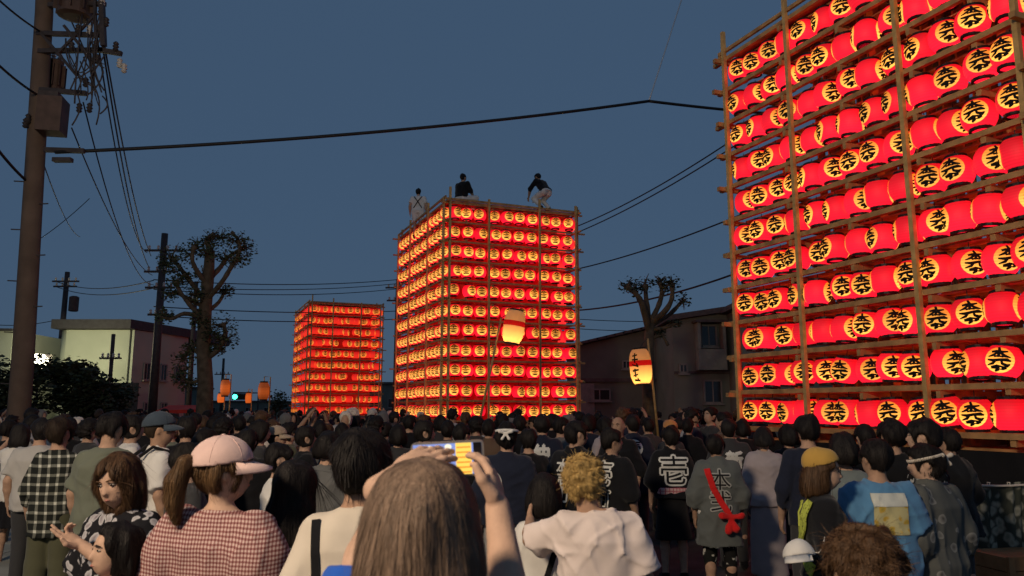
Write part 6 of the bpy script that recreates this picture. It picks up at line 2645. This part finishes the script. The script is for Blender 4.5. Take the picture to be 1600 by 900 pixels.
for a in [
    (k1, 293, 7.6, 648, 40, 'person in black vest with raised chin beside navy cap man', W_BLACK),
    (k2, 322, 6.6, 668, -20, 'thick dark hair directly above the pink cap peak', W_BLACK),
    (k6, 350, 9.0, 652, -15, 'dark shirt and dark hair beyond the pink cap', W_CHAR),
    (k1, 388, 7.0, 668, 10, 'dark-clothed person standing just behind the gingham woman', W_BLACK),
    (k3, 374, 10.5, 648, 30, 'dark coat near the foot of the pruned tree', W_BLACK),
    (k2, 425, 10.4, 655, 60, 'person in cream top beneath the small pale bush', W_CREAM, H_BROWN),
    (k6, 452, 9.4, 660, -50, 'man in olive shirt between long black hair and distant float', W_OLIVE),
    (k1, 478, 7.8, 664, -65, 'man in profile in black shirt above the long black hair', W_BLACK),
    (k2, 500, 10.2, 656, 20, 'grey-topped person right below the distant float', W_GREY),
    (k3, 535, 9.2, 660, -8, 'dark coat under the distant float corner', W_NAVY),
    (k6, 588, 10.6, 650, -30, 'brown-shirted man under the gap between floats', W_BROWN),
    (k2, 622, 8.6, 662, 15, 'dark-haired person between tall black-haired man and raised hand', W_CHAR),
    (k1, 663, 7.9, 655, -78, 'man in profile in grey shirt above the raised fingers', W_GREY),
    (k3, 722, 8.2, 660, -40, 'dark coat just above the glowing phone screen', W_BLACK),
    (k6, 744, 10.8, 650, 14, 'man in charcoal shirt at the foot of the lantern pole', W_CHAR),
    (k3, 764, 9.6, 654, -20, 'brown coat beside the knotted white headband', W_BROWN),
    (k3, 812, 10.4, 648, -8, 'black coat below the float front, between two navy coats', W_BLACK),
    (k1, 826, 7.8, 668, 5, 'dark shirt directly above the smooth black bob', W_BLACK),
    (k1, 876, 10.0, 650, -60, 'face in profile above a grey shirt beside small white crest', W_GREY),
    (k2, 920, 11.0, 646, -35, 'dark-haired woman beneath the float corner pole', W_NAVY),
    (k2, 944, 10.6, 650, 40, 'woman in pale scarf-like top near balding man', W_LAV),
    (k3, 1012, 11.4, 652, 10, 'dark coat at the foot of the pale lantern pole', W_CHAR),
    (k3, 1074, 10.8, 652, -25, 'black coat between pink-belt figure and red sash', W_BLACK),
    (k1, 1110, 11.5, 634, 120, 'tall man facing the viewer above the red sash', W_CHAR),
    (k1, 1130, 10.6, 642, 60, 'man with warm-lit face beside the tall man', W_BROWN),
    (k2, 1160, 10.4, 654, -15, 'small dark figure at the corner of cropped float', W_BLACK),
    (k1, 1085, 13.0, 640, 100, 'dim figure in front of the tan house', W_BLACK),
    (k1, 14, 9.8, 655, -15, 'dark-shirted person at the picture edge behind the student', W_BLACK),
    (k2, 110, 9.6, 652, 30, 'dark figure behind the plaid shirt man', W_BLACK),
    (k6, 140, 8.8, 654, -30, 'dark-shirted man between plaid shirt and grey-green shirt', W_CHAR),
    (k3, 226, 9.4, 648, 15, 'dark coat standing behind the navy cap man', W_BLACK),
    (k1, 268, 8.6, 652, -15, 'brown-haired man in dull green behind the backpack', W_GREEN, H_BROWN),
    (k2, 338, 11.4, 648, -40, 'woman in navy near the pruned tree trunk', W_NAVY),
    (k1, 556, 12.0, 648, 5, 'man in grey shirt below the distant float edge', W_GREY),
    (k1, 640, 11.6, 647, -10, 'dark shirt under the near corner of the float with men', W_BLACK),
    (k2, 688, 12.0, 648, 25, 'woman in charcoal at the float corner', W_CHAR),
    (k1, 785, 11.8, 645, -12, 'short man in navy shirt by the lantern pole tip', W_NAVY),
    (k3, 862, 11.6, 646, 0, 'black coat under the float side with corner lanterns', W_BLACK),
    (k2, 1230, 8.4, 662, 10, 'dark figure beside the lavender robe', W_BLACK),
    (k3, 1350, 7.4, 662, -5, 'black coat behind the grey-blue shirt', W_BLACK),
    (k3, 1480, 6.8, 668, 20, 'black coat beside the rope under the cropped float', W_BLACK),
]:
    copy_person(a[0], a[1], a[2], a[3], a[4], a[5], *a[6:])

# ------------------------------------------------------------------ the far crowd, one dark mass of heads
def proto(sex, ht, seed, up_=False):
    before = set(bpy.data.objects)
    r = person(0, 20, 0, 0, 'x', loc=(0, 0, 0), height=1.724, topz=1.724, sex=sex, aR=((.27, .12, 1.40), (.14, .22, 1.62)) if up_ else None, aL=((-.27, .12, 1.30), (-.12, .24, 1.56)) if up_ else None, top=dict(sleeve=.9, ease=.04, fold=.0), hair=dict(type=ht, thick=.024, len=.07), h=.04, hh=.016, seed=seed, shoes=False)['root']
    out = []
    for c in r.children:
        me = c.data
        v = np.empty(len(me.vertices) * 3, np.float32)
        me.vertices.foreach_get('co', v)
        f = np.array([tuple(p.vertices) for p in me.polygons if len(p.vertices) == 4], int)
        k = c.name.split('.')[0]
        out.append((v.reshape(-1, 3), f, {'body': 0, 'hair': 1, 't_shirt': 2, 'trousers': 3}.get(k, 3)))
    for o in set(bpy.data.objects) - before:
        me = o.data
        bpy.data.objects.remove(o)
        if me:
            bpy.data.meshes.remove(me)
    return out


PR = [proto('m', 'short', 900), proto('f', 'bob', 901), proto('m', 'curly', 902), proto('m', 'short', 903, True), proto('f', 'pony', 904), proto('m', 'short', 905), proto('f', 'long', 906)]


def inside(P0, W, D, x, y, m=.7):
    dx, dy = x - P0[0], y - P0[1]
    u = dx * math.cos(ANG) + dy * math.sin(ANG)
    v = -dx * math.sin(ANG) + dy * math.cos(ANG)
    return -m < u < W + m and -m < v < D + m


rc = random.Random(11)
spots = []
tries = 0
while len(spots) < 280 and tries < 20000:
    tries += 1
    Y = 11.5 + 34 * rc.random() ** 1.5
    px = rc.uniform(-20, 1190)
    x = (px - 800) / F * Y * .99
    if inside(PC, WC, DC, x, Y) or inside(PF, WF, DF, x, Y) or inside(PN, WN, DN, x, Y) or (Y > 28 and px > 880) or (px < 180 and Y > 24):
        continue
    if any((x - a) ** 2 + (Y - b_) ** 2 < .34 for a, b_, _ in spots):
        continue
    spots.append((x, Y, px))
V_, F_, Mi = [], [], []
base = 0
for x, Y, px in spots:
    pr = rc.choice(PR)
    s = min(1.02, rc.gauss(.95, .05))
    a = R(rc.gauss(0, 75)) + math.atan2(x * .3, 10)
    c, sn = math.cos(a), math.sin(a)
    sm = rc.choice([2, 2, 2, 3, 4, 4, 5, 6, 7, 7, 9])
    hmix = rc.choice([1, 1, 1, 1, 1, 8, 8, 9, 10])
    for v, f, mi in pr:
        w = np.stack([(v[:, 0] * c - v[:, 1] * sn) * s + x, (v[:, 0] * sn + v[:, 1] * c) * s + Y, v[:, 2] * s], 1)
        V_.append(w)
        F_.append(f + base)
        Mi.append(np.full(len(f), sm if mi == 2 else (hmix if mi == 1 else mi), np.int32))
        base += len(v)
me = np_mesh('far_crowd', [(np.concatenate(V_), np.concatenate(F_))], SK[2])
for m in (H_BLACK, W_BLACK, W_CHAR, W_NAVY, W_GREY, W_BROWN, W_LGREY, H_BROWN, W_CREAM, W_GREY):
    me.materials.append(m)
if len(me.polygons) == sum(len(k) for k in Mi):
    me.polygons.foreach_set('material_index', np.concatenate(Mi))
tag(mesh_obj('far_crowd', me), 'dense far crowd of dark heads filling the street', 'crowd', kind='stuff')

# ------------------------------------------------------------------ rope, mottled cloth and crate by the cropped float
t = empty('mottled_cloth', at(1560, 757, 7.9), 0, 'mottled grey-green cloth hanging from the rope', 'cloth')
q = MB()
nx, nz = 36, 12
wd, hd = .86, .76
vs = []
for j in range(nz + 1):
    for i in range(nx + 1):
        u, v = i / nx, j / nz
        vs.append((-.32 + wd * u, .05 * math.sin(u * 21 + .8 * math.sin(v * 3)) * (.35 + .65 * v) + .02 * math.sin(u * 47 + v * 5), -hd * v - .03 * math.sin(u * math.pi * 2.2) * (1 - v * .3)))
q.add(vs, [(j * (nx + 1) + i, j * (nx + 1) + i + 1, (j + 1) * (nx + 1) + i + 1, (j + 1) * (nx + 1) + i) for j in range(nz) for i in range(nx)])
q.build('cloth_panel', W_CAMO, t, True)
for k in range(5):
    q = MB()
    x = -.30 + .2 * k
    q.tube([(x, -.015, -.01), (x + .004, -.02, .02), (x, .015, .02), (x, .015, -.015)], .006, 5)
    q.build('tie_loop', W_CREAM, t, True)
a, m_, c_ = at(1462, 724, 6.9), at(1512, 757, 7.85), at(1690, 742, 7.9)
q = MB()
pts = [a.lerp(m_, k / 8) - Vector((0, 0, .10 * 4 * (k / 8) * (1 - k / 8))) for k in range(8)] + [m_.lerp(c_, k / 8) - Vector((0, 0, .05 * 4 * (k / 8) * (1 - k / 8))) for k in range(9)]
q.tube(pts, .011, 7)
tag(q.build('rope', W_CREAM, None, True), 'thin pale rope sagging past the headband youth to the cloth', 'rope')
t = empty('wooden_crate', (at(1585, 880, 7.6).x, 7.6, 0), R(12), 'brown wooden crate at the picture corner below the cloth', 'crate')
for k in range(3):
    q = MB()
    q.box((0, 0, .07 + .13 * k), (.62, .45, .122))
    q.build('slat', mat('crate_wood', (.34, .17, .07), .7, .3, 6, .3), t)
for s in (-1, 1):
    q = MB()
    q.box((s * .27, -.24, .20), (.06, .03, .40))
    q.build('batten', MATS['crate_wood'], t)
